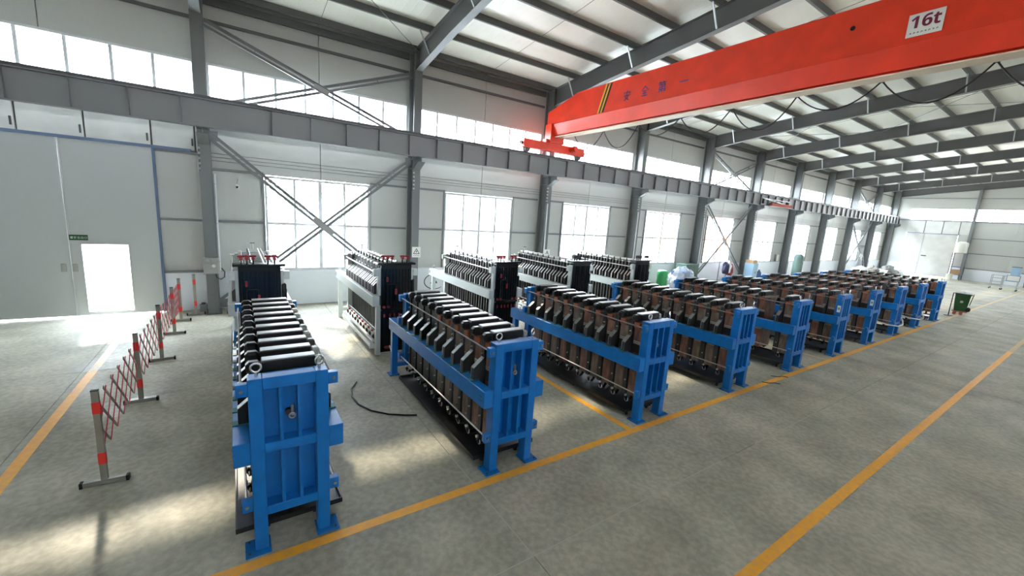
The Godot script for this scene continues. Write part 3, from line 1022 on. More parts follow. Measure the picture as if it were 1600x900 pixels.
func blue_cell(parent: Node3D, zc: float, brown: int, fine: bool, k: int):
	var c := sub(parent, "cell_module", Vector3(0, 0, zc))
	var prof_f := [[0.275, 0.36], [0.275, 1.02], [0.275, 1.175], [0.425, 1.175], [0.425, 1.335], [0.295, 1.445], [0.275, 1.47], [0.275, 1.73]]
	var prof_b := [[0.262, 0.37], [0.262, 1.70]]
	part(c, "cell_frame", prism_mesh("bf", prof_f, -0.15, -0.07), mats.cell_black if brown == 0 else mats.cell_grey)
	part(c, "cell_spacer", prism_mesh("bs", [[0.225, 0.40], [0.225, 1.68]], -0.07, -0.035), mats.cell_black)
	part(c, "cell_body", prism_mesh("bb", prof_b, -0.035, 0.145), [mats.cell_black, mats.cell_umber, mats.cell_brown][brown])
	# cover bar on top
	lim(c, "top_bar", mats.cell_black, -0.215, 0.265, 1.735, 1.835, -0.075, 0.055, 0.01)
	lim(c, "pale_strip", mats.strip_grey, -0.21, 0.262, 1.835, 1.850, -0.07, 0.045, 0.005)  # grey strip paints the window reflection onto the black bar top
	lim(c, "bar_cap", mats.cell_black, -0.345, -0.215, 1.715, 1.838, -0.07, 0.05, 0.03)
	lim(c, "outlet_cap", mats.cap_grey if k % 3 != 2 else mats.cell_grey, 0.265, 0.350, 1.725, 1.815, -0.055, 0.045, 0.018)
	if brown > 0:
		lim(c, "gasket", mats.cell_rust, -0.30, -0.262, 1.60, 1.715, -0.03, 0.10, 0.01)
	for s in [-1.0, 1.0]:
		if s > 0 and not fine:
			continue
		for y in [1.335, 1.365]:  # pale strips paint the light caught by the chamfer ridges
			lim(c, "ridge_highlight", mats.pale_grey, s * 0.262, s * 0.276, y - 0.008, y + 0.008, -0.02, 0.135)
		lim(c, "lower_cover", mats.cell_black if brown == 0 else mats.cell_grey, s * 0.262, s * 0.272, 1.17, 1.318, -0.02, 0.135, 0.003)
		for y in [0.855, 0.885]:  # same painted ridge highlights below the side beam
			lim(c, "ridge_highlight", mats.pale_grey, s * 0.262, s * 0.269, y - 0.008, y + 0.008, -0.02, 0.14)
		if fine:
			part(c, "bolt", cym(0.013, 0.02, 8), mats.chrome, Vector3(s * 0.275, 1.615, 0.13), Basis(Vector3.BACK, PI / 2))
			part(c, "bolt", cym(0.013, 0.02, 8), mats.chrome, Vector3(s * 0.275, 0.46, 0.12), Basis(Vector3.BACK, PI / 2))
			part(c, "bolt", cym(0.011, 0.03, 8), mats.stainless, Vector3(s * 0.295, 1.53, -0.09), Basis(Vector3.BACK, PI / 2))
			part(c, "bolt", cym(0.011, 0.03, 8), mats.stainless, Vector3(s * 0.285, 0.62, -0.09), Basis(Vector3.BACK, PI / 2))
			lim(c, "arm_cover", mats.pale_grey, s * 0.4255, s * 0.428, 1.19, 1.33, -0.145, -0.135)
			lim(c, "arm_pad", mats.pad_teal, s * 0.335, s * 0.475, 1.165, 1.178, -0.16, -0.06)
		var sk := "bslope%d" % int(s)
		if not cache.has(sk):
			var sm := MB.new()
			sm.bar(Vector3(s * 0.424, 1.338, -0.11), Vector3(s * 0.298, 1.445, -0.11), 0.076, 0.005, Vector3(s, 1.2, 0).normalized())
			cache[sk] = sm.done()
		part(c, "arm_plate", cache[sk], mats.pale_grey if brown == 0 else mats.strip_dull)
		# drain hose with clamp at the bottom
		var key := "hose%d" % int(s)
		if not cache.has(key):
			var mb := MB.new()
			mb.path([Vector3(s * 0.20, 0.40, 0.02), Vector3(s * 0.21, 0.32, 0.03), Vector3(s * 0.27, 0.285, 0.04), Vector3(s * 0.345, 0.30, 0.04), Vector3(s * 0.375, 0.37, 0.04)], 0.028, 8)
			cache[key] = mb.done()
		part(c, "drain_hose", cache[key], mats.hose_black)
		if fine:
			part(c, "hose_clamp", torm(0.034, 0.009), mats.stainless, Vector3(s * 0.355, 0.315, 0.04), Basis(Vector3.UP, PI / 2))
			part(c, "hose_nut", cym(0.02, 0.03, 8), mats.stainless, Vector3(s * 0.385, 0.40, 0.04), Basis(Vector3.BACK, PI / 2))

func end_frame(parent: Node3D, fine: bool):
	var f := sub(parent, "end_frame")
	var b: Material = mats.rack_blue
	for s in [-1.0, 1.0]:
		lim(f, "post", b, s * 0.222, s * 0.3375, 0.02, 1.775, -0.155, 0.0, 0.006)
		lim(f, "foot_plate", b, s * 0.205, s * 0.42, 0.0, 0.022, -0.17, 0.06, 0.003)
		if fine:
			part(f, "foot_bolt", cym(0.012, 0.012, 8), mats.steel_dark, Vector3(s * 0.385, 0.026, 0.025))
			part(f, "foot_bolt", cym(0.012, 0.012, 8), mats.steel_dark, Vector3(s * 0.385, 0.026, -0.14))
		for y in [1.615, 0.445]:
			var l := lim(f, "tie_lug", b, s * 0.3375, s * 0.43, y, y + 0.12, -0.085, -0.012, 0.005)
			part(l, "nut", cym(0.017, 0.02, 6), mats.steel, Vector3(s * 0.005, 0.0, 0.045), Basis(Vector3.RIGHT, PI / 2))
	for y in [[1.66, 1.775], [1.02, 1.122], [0.368, 0.46]]:
		lim(f, "cross_beam", b, -0.222, 0.222, y[0], y[1], -0.155, -0.002, 0.005)
	for y in [[1.122, 1.66], [0.46, 1.02]]:
		lim(f, "back_plate", b, -0.222, 0.222, y[0], y[1], -0.152, -0.137)
		for s in [-0.078, 0.078]:
			lim(f, "rib", b, s - 0.014, s + 0.014, y[0], y[1], -0.137, -0.008)
	var fit := sub(f, "drain_fitting", Vector3(0.01, 1.36, -0.11))
	part(fit, "socket", cym(0.03, 0.05, 10), mats.steel_dark, Vector3(-0.02, 0, 0), Basis(Vector3.RIGHT, PI / 2))
	part(fit, "stem", cym(0.014, 0.11, 8), mats.stainless, Vector3(0.012, 0.02, 0.03))
	part(fit, "ring", torm(0.026, 0.008), mats.stainless, Vector3(0.008, -0.03, 0.045))

func build_blue_racks():
	var xs := [0.11, 2.74, 5.73, 8.66, 11.46, 14.22, 16.96, 19.70, 22.50, 25.50]
	var words := ["nearest rack in the blue row, dark cells with window reflection painted pale on the bar tops", "second rack in the blue row, dark cells turning brown", "third rack in the blue row, brown cells, beside the short yellow line", "fourth rack in the blue row with brown cells", "fifth rack in the blue row, one cell missing near its end", "sixth rack in the blue row, white label on its post", "seventh rack in the blue row, green and white label on its post", "eighth rack in the blue row, white hose sagging past its post", "ninth rack in the blue row, white hose looped round its post", "tenth and farthest rack in the blue row, near the green bin"]
	for i in 10:
		var t := thing("cell_stack_rack", "blue steel " + words[i], "cell rack", Vector3(xs[i], 0, 10.82), 0, "blue cell stack racks")
		var fine := i < 5
		end_frame(t, fine)
		var b: Material = mats.rack_blue
		eyebolt(t, Vector3(-0.265, 1.775, -0.065))
		eyebolt(t, Vector3(0.265, 1.775, -0.065), 0.5)
		for s in [-1.0, 1.0]:
			var sb := lim(t, "side_beam", b, s * 0.338, s * 0.475, 0.935, 1.165, -3.92, -0.005, 0.006)
			part(sb, "end_label", bxm(Vector3(0.10, 0.16, 0.004)), mats.label_white, Vector3(0, 0, -1.96))
			for q in [[-0.02, 0.03], [0.02, 0.03], [-0.02, -0.03], [0.02, -0.03]]:
				if fine:
					part(sb, "bolt_head", cym(0.008, 0.006, 6), mats.steel_dark, Vector3(s * 0.07, q[1], 1.86 + q[0]), Basis(Vector3.BACK, PI / 2))
			for y in [1.675, 0.505]:
				part(t, "tie_rod", cym(0.011, 3.46, 8), mats.steel if y > 1 else mats.stainless, Vector3(s * 0.39, y, -1.75), Basis(Vector3.RIGHT, PI / 2))
		# rear pressure plate and rear stand
		var rp := sub(t, "rear_plate")
		lim(rp, "plate", b, -0.32, 0.32, 0.38, 1.72, -3.47, -3.37, 0.006)
		lim(rp, "plate_top", b, -0.3375, 0.3375, 1.66, 1.76, -3.49, -3.36, 0.006)
		for s in [-1.0, 1.0]:
			lim(rp, "plate_post", b, s * 0.25, s * 0.335, 0.38, 1.66, -3.50, -3.47, 0.004)
			lim(rp, "arm", b, s * 0.32, s * 0.46, 1.165, 1.30, -3.47, -3.37, 0.005)
			for y in [1.615, 0.445]:
				lim(rp, "tie_lug", b, s * 0.335, s * 0.43, y, y + 0.12, -3.49, -3.39, 0.005)
		var rs := sub(t, "rear_stand")
		for s in [-1.0, 1.0]:
			lim(rs, "leg", b, s * 0.345, s * 0.465, 0.0, 0.935, -3.83, -3.72, 0.005)
			lim(rs, "foot_plate", b, s * 0.31, s * 0.52, 0.0, 0.02, -3.88, -3.67, 0.003)
			var mb := MB.new()
			mb.bar(Vector3(s * 0.50, 0.62, -3.78), Vector3(s * 0.42, 0.38, -3.78), 0.03, 0.02)
			part(rs, "bracket", mb.done(), mats.label_white)
		lim(rs, "cross_beam", b, -0.338, 0.338, 1.0, 1.12, -3.85, -3.72, 0.005)
		lim(rs, "lower_rail", b, -0.345, 0.345, 0.16, 0.24, -3.81, -3.74)
		eyebolt(rs, Vector3(-0.28, 1.12, -3.79), 0.6)
		eyebolt(rs, Vector3(0.28, 1.12, -3.79))
		# drip tray
		var tr := sub(t, "drip_tray")
		lim(tr, "pan", mats.tray_black, -0.49, 0.49, 0.135, 0.15, -3.20, -0.17)
		for s in [-1.0, 1.0]:
			lim(tr, "rim", mats.tray_black, s * 0.478, s * 0.492, 0.135, 0.19, -3.20, -0.17)
		lim(tr, "rim", mats.tray_black, -0.478, 0.478, 0.15, 0.19, -0.182, -0.17)
		lim(tr, "rim", mats.tray_black, -0.478, 0.478, 0.15, 0.19, -3.20, -3.188)
		for z in [-0.30, -1.7, -3.10]:
			lim(t, "tray_bearer", mats.tray_black, -0.30, 0.30, 0.07, 0.10, z - 0.03, z + 0.03)
			for sx in [-0.28, 0.28]:
				lim(t, "tray_foot", mats.tray_black, sx - 0.02, sx + 0.02, 0.0, 0.07, z - 0.02, z + 0.02)
		for s in [-0.22, 0.22]:
			lim(t, "tray_rail", mats.tray_black, s - 0.02, s + 0.02, 0.10, 0.135, -3.18, -0.19)
		for k in 10:
			if i == 4 and k == 1:
				continue
			var brown := 2
			if i == 0:
				brown = 0
			elif i == 1:
				brown = 2 if k < 2 else (1 if k < 6 else 0)
			elif i >= 3:
				brown = 2 if (k + i) % 3 == 0 else 1
			else:
				brown = 2 if k % 2 == 0 else 1
			blue_cell(t, -0.325 - 0.314 * k, brown, fine, k)
		if i in [5, 6]:
			var lb := lim(t, "post_label", mats.label_white, -0.340, -0.3378, 1.28, 1.47, -0.105, -0.025)
			part(lb, "label_print", bxm(Vector3(0.002, 0.07, 0.05)), mats.label_green, Vector3(-0.001, 0.01, 0))
			lim(t, "nameplate", mats.label_white, 0.095, 0.20, 1.22, 1.60, -0.104, -0.10)
		if i in [7, 8]:
			var mb := MB.new()
			mb.path([Vector3(-0.60, 0.46, -0.55), Vector3(-0.48, 0.38, -0.15), Vector3(-0.25, 0.36, 0.10), Vector3(0.05, 0.40, 0.14), Vector3(0.30, 0.52, 0.06), Vector3(0.40, 0.64, -0.06)], 0.022, 8)
			part(t, "loose_hose", mb.done(), mats.label_white)

# ------------------------------------------------------------------ grey racks
func valve(parent: Node3D, at: Vector3, m: Material, s := 1.0):
	var v := sub(parent, "valve", at)
	part(v, "valve_stem", cym(0.012 * s, 0.10 * s, 8), mats.pipe_dark, Vector3(0, 0.05 * s, 0))
	part(v, "valve_handle", bxm(Vector3(0.09, 0.035, 0.035) * s, 0.012 * s), m, Vector3(0, 0.115 * s, 0))
	part(v, "valve_body", cym(0.024 * s, 0.06 * s, 10), m, Vector3(0, 0.08 * s, 0), Basis(Vector3.RIGHT, PI / 2))

func grey_cell(parent: Node3D, zc: float, k: int):
	var c := sub(parent, "cell_module", Vector3(0, 0, zc))
	var prof := [[0.29, 0.42], [0.29, 1.20], [0.29, 1.43], [0.46, 1.43], [0.46, 1.62], [0.32, 1.76], [0.295, 1.79], [0.295, 2.06]]
	part(c, "cell_frame", prism_mesh("gf", prof, -0.07, -0.015), mats.cell_grey)
	part(c, "cell_frame", prism_mesh("gf2", prof, 0.065, 0.12), mats.cell_grey)
	var core := [[0.235, 0.46], [0.235, 1.98]]
	part(c, "cell_core", prism_mesh("gc", core, -0.15, 0.125), mats.cell_black)
	lim(c, "pale_strip", mats.strip_grey, -0.24, 0.24, 2.05, 2.075, -0.05, 0.05, 0.006)
	for s in [-1.0, 1.0]:
		lim(c, "arm_edge", mats.pale_grey, s * 0.4605, s * 0.463, 1.44, 1.61, -0.07, -0.01)
		var mb_key := "gslope%d" % int(s)
		if not cache.has(mb_key):
			var mb := MB.new()
			mb.bar(Vector3(s * 0.462, 1.624, -0.04), Vector3(s * 0.322, 1.764, -0.04), 0.06, 0.006, Vector3(s, 1, 0).normalized())
			mb.bar(Vector3(s * 0.462, 1.624, 0.09), Vector3(s * 0.322, 1.764, 0.09), 0.06, 0.006, Vector3(s, 1, 0).normalized())
			cache[mb_key] = mb.done()
		part(c, "arm_cover", cache[mb_key], mats.pale_grey)
		part(c, "bolt", cym(0.016, 0.02, 8), mats.stainless, Vector3(s * 0.30, 1.93, -0.04), Basis(Vector3.BACK, PI / 2))
		part(c, "bolt", cym(0.016, 0.02, 8), mats.stainless, Vector3(s * 0.30, 1.12, -0.04), Basis(Vector3.BACK, PI / 2))
		# clamp hooks and knobs along the top edge
		lim(c, "clamp", mats.stainless, s * 0.255, s * 0.335, 2.065, 2.105, -0.06, 0.03, 0.012)
		part(c, "knob", cym(0.022, 0.09, 8), mats.cell_black if s < 0 else mats.stainless, Vector3(s * 0.13, 2.12, 0.0))
		# manifold cock at the bottom
		part(c, "manifold_cock", bxm(Vector3(0.05, 0.05, 0.09), 0.012), mats.valve_red, Vector3(s * 0.385, 0.475, 0.0))
		part(c, "manifold_hose", torm(0.045, 0.014), mats.hose_black, Vector3(s * 0.43, 0.405, 0.02), Basis(Vector3.UP, PI / 2))

func build_grey_racks():
	var xs := [0.09, 2.72, 5.71, 8.40, 11.22]
	var words := ["grey-framed black cell stack behind the nearest blue rack, red valves on top", "grey-framed black cell stack beside the cross-braced window, red valves", "third grey-framed cell stack from the sliding door, red valves on top", "fourth grey-framed cell stack from the sliding door", "fifth grey-framed cell stack, the one nearest the green drum"]
	for i in 5:
		var t := thing("tall_cell_stack", words[i], "cell rack", Vector3(xs[i], 0, 5.95), 0, "tall grey-framed cell stacks")
		var g: Material = mats.rack_grey
		var rv: Material = mats.valve_red if i < 3 else mats.cell_grey
		for s in [-1.0, 1.0]:
			var sb := lim(t, "side_beam", g, s * 0.375, s * 0.53, 1.185, 1.42, -4.05, 0.0, 0.006)
			part(sb, "beam_end_label", bxm(Vector3(0.004, 0.10, 0.05)), mats.cell_grey, Vector3(s * 0.079, 0.02, -1.95))
			lim(t, "front_leg", g, s * 0.33, s * 0.44, 0.03, 1.185, -0.14, -0.03, 0.005)
			lim(t, "front_post", g, s * 0.31, s * 0.40, 1.42, 2.03, -0.16, -0.04, 0.005)
			lim(t, "post_lug", g, s * 0.40, s * 0.50, 1.86, 2.02, -0.13, -0.02, 0.005)
			lim(t, "rear_leg", g, s * 0.38, s * 0.50, 0.0, 1.185, -3.92, -3.80, 0.005)
			lim(t, "rear_post", g, s * 0.30, s * 0.40, 0.42, 2.03, -3.12, -3.02, 0.005)
			lim(t, "rear_lug", g, s * 0.40, s * 0.50, 1.86, 2.0, -3.13, -3.03, 0.005)
			part(t, "tie_rod", cym(0.014, 3.06, 8), mats.stainless, Vector3(s * 0.45, 1.945, -1.56), Basis(Vector3.RIGHT, PI / 2))
			part(t, "lower_tie_rod", cym(0.014, 3.0, 8), mats.frame_white, Vector3(s * 0.36, 0.56, -1.56), Basis(Vector3.RIGHT, PI / 2))
			lim(t, "manifold_rail", mats.frame_white, s * 0.44, s * 0.50, 0.33, 0.37, -3.1, -0.15, 0.004)
			lim(t, "manifold_tray", g, s * 0.40, s * 0.54, 0.20, 0.215, -3.1, -0.15)
			lim(t, "tray_lip", g, s * 0.53, s * 0.545, 0.20, 0.28, -3.1, -0.15)
			part(t, "levelling_foot", cym(0.05, 0.03, 12), mats.chrome, Vector3(s * 0.385, 0.015, -0.085))
			lim(t, "yellow_label", mats.label_yellow, s * 0.376, s * 0.3795, 0.85, 0.91, -3.90, -3.82)
		lim(t, "rear_beam", g, -0.38, 0.38, 1.22, 1.36, -3.92, -3.80, 0.005)
		lim(t, "rear_plate", g, -0.30, 0.30, 0.45, 2.0, -3.12, -3.04, 0.005)
		lim(t, "base_rail", g, -0.38, 0.38, 0.20, 0.30, -3.9, -3.82)
		for z in [-3.0, -1.6, -0.2]:
			lim(t, "tray_bearer", g, -0.54, 0.54, 0.16, 0.20, z - 0.03, z + 0.03)
		lim(t, "centre_rail", g, -0.03, 0.03, 0.10, 0.16, -3.86, -0.03)
		lim(t, "front_sill", g, -0.33, 0.33, 0.08, 0.16, -0.13, -0.05)
		eyebolt(t, Vector3(-0.44, 1.42, -3.9), 0.4)
		eyebolt(t, Vector3(0.44, 1.42, -3.9), 0.4)
		# glossy black front panel with pipework
		var p := sub(t, "front_panel")
		var pm: Material = mats.panel_black if i < 3 else mats.cell_black
		lim(p, "panel_board", pm, -0.345, 0.345, 0.10, 2.12, -0.03, 0.0, 0.004)
		lim(p, "panel_lid", pm, -0.43, 0.43, 2.12, 2.165, -0.20, 0.03, 0.006)
		lim(p, "panel_shelf", pm, -0.345, 0.345, 1.08, 1.12, 0.0, 0.06)
		lim(p, "hook_arm", mats.pipe_dark, 0.345, 0.47, 1.93, 1.99, -0.10, -0.04, 0.005)
		lim(p, "hook_arm", mats.pipe_dark, 0.345, 0.44, 1.45, 1.78, -0.10, -0.02, 0.03)
		for v in 9:
			var vx := -0.29 + 0.0725 * v
			lim(p, "front_pipe", mats.pipe_dark if v % 3 else pm, vx - 0.014, vx + 0.014, 1.13, 2.02, 0.004, 0.03, 0.01)
			lim(p, "lower_pipe", mats.pipe_dark if v % 3 == 1 else pm, vx - 0.012, vx + 0.012, 0.25, 1.07, 0.004, 0.028, 0.01)
		if i < 3:
			var mb := MB.new()
			mb.path([Vector3(-0.22, 1.2, 0.05), Vector3(-0.22, 1.66, 0.05), Vector3(-0.20, 1.69, 0.05), Vector3(-0.05, 1.69, 0.05), Vector3(-0.03, 1.66, 0.05), Vector3(-0.03, 1.30, 0.05)], 0.018, 8)
			part(p, "bypass_pipe", mb.done(), mats.pipe_dark)
			part(p, "red_cock", bxm(Vector3(0.04, 0.11, 0.05), 0.012), rv, Vector3(-0.225, 1.80, 0.06))
			part(p, "red_cock", bxm(Vector3(0.04, 0.13, 0.05), 0.012), rv, Vector3(-0.03, 1.52, 0.07))
			for vx in [-0.29, -0.19, 0.18, 0.30]:
				part(p, "red_cock", bxm(Vector3(0.06, 0.05, 0.05), 0.012), rv, Vector3(vx, 1.17, 0.05))
			for vx in [-0.28, -0.15, -0.05, 0.06, 0.17, 0.28]:
				part(p, "red_cock", bxm(Vector3(0.03, 0.08, 0.04), 0.01), rv, Vector3(vx, 0.97, 0.045))
			part(p, "drain_bundle", bxm(Vector3(0.30, 0.06, 0.05), 0.02), rv, Vector3(-0.12, 0.22, 0.03))
		for vx in [-0.29, -0.20, -0.10, 0.14, 0.25]:
			valve(t, Vector3(vx, 2.165, -0.04), rv, 1.25)
		for s in [-0.12, 0.08]:
			part(t, "top_pipe", cym(0.016, 2.9, 8), mats.stainless, Vector3(s, 2.14, -1.62), Basis(Vector3.RIGHT, PI / 2))
		var tv := sub(t, "vent_cock", Vector3(-0.02, 2.14, -3.0))
		part(tv, "stem", cym(0.012, 0.14, 8), mats.stainless, Vector3(0, 0.07, 0))
		part(tv, "handle", bxm(Vector3(0.10, 0.02, 0.03), 0.005), mats.steel_dark, Vector3(0, 0.15, 0))
		for k in 10:
			grey_cell(t, -0.32 - 0.288 * k, k)

# ------------------------------------------------------------------ barrier
func build_barrier():
	var posts := [[-1.645, 8.87, "nearest the camera"], [-1.65, 6.55, "second from the camera"], [-1.62, 4.48, "third from the camera"], [-1.60, 2.52, "fourth from the camera"], [-1.58, 1.25, "fifth from the camera"]]
	var made := []
	for i in posts.size():
		var p: Array = posts[i]
		var t := thing("barrier_post", "stainless barrier post with red bands and trellis arm, " + p[2], "barrier", Vector3(p[0], 0, p[1]), 0.06 * (i % 3 - 1), "stainless barrier posts")
		made.append(t)
		barrier_post(t)
		if i < posts.size() - 1:
			var gap: float = posts[i][1] - posts[i + 1][1]
			var dx: float = posts[i + 1][0] - posts[i][0]
			var tr := sub(t, "trellis")
			tr.rotation.y = -t.rotation.y
			var n := 6
			var lo := 0.38
			var hi := 1.03
			for k in range(-1, n + 1):
				for s in 2:
					# each bar rises over two cells; ends are clipped at the posts
					var u0 := float(k) / n
					var u1 := float(k + 2) / n
					var y0 := lo if s == 0 else hi
					var y1 := hi if s == 0 else lo
					if u0 < 0.0:
						y0 = lerpf(y0, y1, (0.0 - u0) / (u1 - u0))
						u0 = 0.0
					if u1 > 1.0:
						y1 = lerpf(float(y0), float(y1), (1.0 - u0) / (u1 - u0))
						u1 = 1.0
					if u1 - u0 < 0.05:
						continue
					var off := 0.008 if s == 0 else -0.008
					var a := Vector3(dx * u0 + off, y0, -0.03 - (gap - 0.13) * u0)
					var b := Vector3(dx * u1 + off, y1, -0.03 - (gap - 0.13) * u1)
					var d := (b - a).normalized() * 0.03
					var mb := MB.new()
					mb.bar(a - d * (0.0 if u0 == 0.0 else 1.0), b + d * (0.0 if u1 == 1.0 else 1.0), 0.008, 0.018 if s == 0 else 0.034)
					part(tr, "trellis_bar", mb.done(), mats.barrier_pink if s == 0 else mats.barrier_steel)
	var l := thing("barrier_post", "stainless barrier post with red bands, standing alone by the column", "barrier", Vector3(-1.30, 0, 0.62), 0.1, "stainless barrier posts")
	barrier_post(l)

func barrier_post(t: Node3D):
	lim(t, "post", mats.barrier_steel, -0.032, 0.032, 0.05, 1.15, -0.02, 0.02, 0.004)
	lim(t, "post_cap", mats.steel_dark, -0.034, 0.034, 1.15, 1.165, -0.022, 0.022, 0.003)
	lim(t, "red_band", mats.barrier_red, -0.0335, 0.0335, 0.88, 1.02, -0.0215, 0.0215)
	lim(t, "red_band", mats.barrier_red, -0.0335, 0.0335, 0.26, 0.40, -0.0215, 0.0215)
	lim(t, "foot_bar", mats.barrier_steel, -0.185, 0.185, 0.008, 0.065, -0.03, 0.03, 0.004)
	for s in [-1.0, 1.0]:
		lim(t, "foot_cap", mats.rubber, s * 0.185, s * 0.215, 0.0, 0.068, -0.033, 0.033, 0.004)

# ------------------------------------------------------------------ things on the wall
func build_wall_fittings():
	for k in 3:
		var y := 4.36 + 0.10 * k
		var t := solo("wall_cable", cym(0.008, XF + 0.3, 6), mats.steel, ["lowest", "middle", "topmost"][k] + " of the thin cables strung along the window wall", "cable", Vector3((X0 + XF) / 2, y, 0.12), "cables along the window wall", "", Basis(Vector3.BACK, PI / 2))
		t.mesh = cym(0.008, XF - X0 - 0.2, 6)
	var ord := ["first", "second", "third", "fourth", "fifth", "sixth", "seventh", "eighth", "ninth", "tenth", "eleventh"]
	for n in range(0, 11):
		var x := X0 + BAY * n
		if n < 10:
			var lx := x - 0.11 if n > 0 else x - 0.115
			var t := thing("insulator_rack", "row of cable insulators on the %s column from the sliding door" % ord[n], "insulator", Vector3(lx, 4.02, 0.651), 0, "column insulator rows")
			for k in 5:
				part(t, "insulator", cym(0.032, 0.055, 10), mats.cap_grey, Vector3(0, 0.06 + 0.135 * k, 0.028), Basis(Vector3.RIGHT, PI / 2))
			lim(t, "strip", mats.steel_dark, -0.012, 0.012, 0.0, 0.66, 0.0, 0.006)
		if n == 1:
			continue
		var pt := thing("conduit_pipe", "white conduit pipe beside the %s column from the sliding door" % ord[n], "pipe", Vector3(x + (0.185 if n == 0 else -0.045), 0, 0.40 if n == 0 else 0.67), 0, "white conduits at the columns")
		part(pt, "tube", cym(0.028, 2.75, 10), mats.frame_white, Vector3(0, 2.60, 0))
		for y in [1.5, 2.6, 3.7]:
			part(pt, "clip", cym(0.036, 0.03, 10), mats.galvanised, Vector3(0, y, 0))
	# electrical box on the first column
	var b := thing("distribution_box", "grey electrical box hung on the column beside the sliding door", "electrical box", Vector3(X0, 1.19, 0.651))
	lim(b, "case", mats.box_grey, -0.18, 0.18, 0.0, 0.46, 0.0, 0.14, 0.008)
	lim(b, "lid", mats.box_grey, -0.165, 0.165, 0.015, 0.30, 0.14, 0.152, 0.005)
	lim(b, "socket", mats.cap_grey, -0.12, -0.03, 0.35, 0.42, 0.14, 0.16, 0.005)
	lim(b, "socket", mats.cap_grey, 0.02, 0.11, 0.35, 0.42, 0.14, 0.16, 0.005)
	part(b, "round_label", cym(0.045, 0.004, 16), mats.label_white, Vector3(0.06, 0.235, 0.154), Basis(Vector3.RIGHT, PI / 2))
	var mb := MB.new()
	mb.path([Vector3(0.10, 0.0, 0.05), Vector3(0.11, -0.10, 0.06), Vector3(0.20, -0.17, 0.04), Vector3(0.29, -0.12, -0.04), Vector3(0.30, 0.02, -0.14), Vector3(0.23, 0.12, -0.22)], 0.014, 8)
	part(b, "cable", mb.done(), mats.cable_black)
	# surveillance camera
	var c := thing("surveillance_camera", "small white surveillance camera on a bracket above the barrier", "camera", Vector3(-0.17, 3.68, 0.0))
	mb = MB.new()
	mb.path([Vector3(0.02, 0.22, 0.0), Vector3(0.02, 0.18, 0.14), Vector3(0.0, 0.06, 0.2)], 0.012, 6)
	part(c, "bracket", mb.done(), mats.galvanised)
	part(c, "housing", cym(0.045, 0.16, 14), mats.label_white, Vector3(0, 0.01, 0.24), Basis(Vector3.RIGHT, PI / 2 - 0.3))
	part(c, "lens", cym(0.03, 0.02, 14), mats.ink, Vector3(0, -0.016, 0.322), Basis(Vector3.RIGHT, PI / 2 - 0.3))
	# warning signs on columns
	for n in [1, 2]:
		var s := thing("warning_sign", "white electric-shock warning sign on the second column from the sliding door" if n == 1 else "pale warning sign on the third column from the sliding door", "sign", Vector3(X0 + BAY * n + (0.06 if n == 1 else 0.145), 1.64 if n == 1 else 1.60, 0.652), 0, "column warning signs")
		lim(s, "board", mats.label_white, -0.16, 0.16, 0.0, 0.38, 0.0, 0.006)
		for e in [[-0.11, 0.13, 0.11, 0.13], [-0.11, 0.13, 0.0, 0.32], [0.11, 0.13, 0.0, 0.32]]:
			mb = MB.new()
			mb.bar(Vector3(e[0], e[1], 0.007), Vector3(e[2], e[3], 0.007), 0.003, 0.022, Vector3(-(e[3] - e[1]), e[2] - e[0], 0).normalized())
			part(s, "triangle_side", mb.done(), mats.ink)
		mb = MB.new()
		mb.prism(PackedVector2Array([Vector2(0.02, 0.27), Vector2(-0.03, 0.20), Vector2(0.0, 0.20), Vector2(-0.03, 0.145), Vector2(0.035, 0.21), Vector2(0.005, 0.215), Vector2(0.035, 0.26)]), 2, 0.006, 0.009)
		part(s, "lightning_bolt", mb.done(), mats.ink)
		for k in 4:
			part(s, "small_print", bxm(Vector3(0.025, 0.03, 0.002)), mats.ink, Vector3(-0.085 + 0.057 * k, 0.06, 0.007))

func build_emblem():
	# round brush emblem painted on the white dado beside the second column
	var t := thing("wall_emblem", "dark oval brush emblem on the white dado right of the second column", "emblem", Vector3(6.22, 0.60, 0.0))
	var mb := MB.new()
	for i in 22:
		var a := deg_to_rad(62.0 + 248.0 * i / 22.0)
		var b := deg_to_rad(62.0 + 248.0 * (i + 1) / 22.0)
		var w := 0.018 + 0.016 * sin(PI * i / 22.0)
		mb.bar(Vector3(cos(a) * 0.44, sin(a) * 0.30, 0.002), Vector3(cos(b) * 0.44, sin(b) * 0.30, 0.002), 0.004, w, Vector3(cos(a), sin(a), 0))
	part(t, "oval_stroke", mb.done(), mats.ink)
	for q in [[-0.14, 0.10], [-0.05, 0.17], [0.05, 0.11]]:
		mb = MB.new()
		mb.prism(PackedVector2Array([Vector2(q[0] - 0.06, -0.08), Vector2(q[0] + 0.06, -0.08), Vector2(q[0] + 0.01, q[1] - 0.08)]), 2, 0.0005, 0.004)
		part(t, "peak", mb.done(), mats.ink)
	for k in 4:
		part(t, "lettering_mark", bxm(Vector3(0.03, 0.11, 0.003)), mats.ink, Vector3(-0.10 + 0.08 * k, -0.42, 0.002))

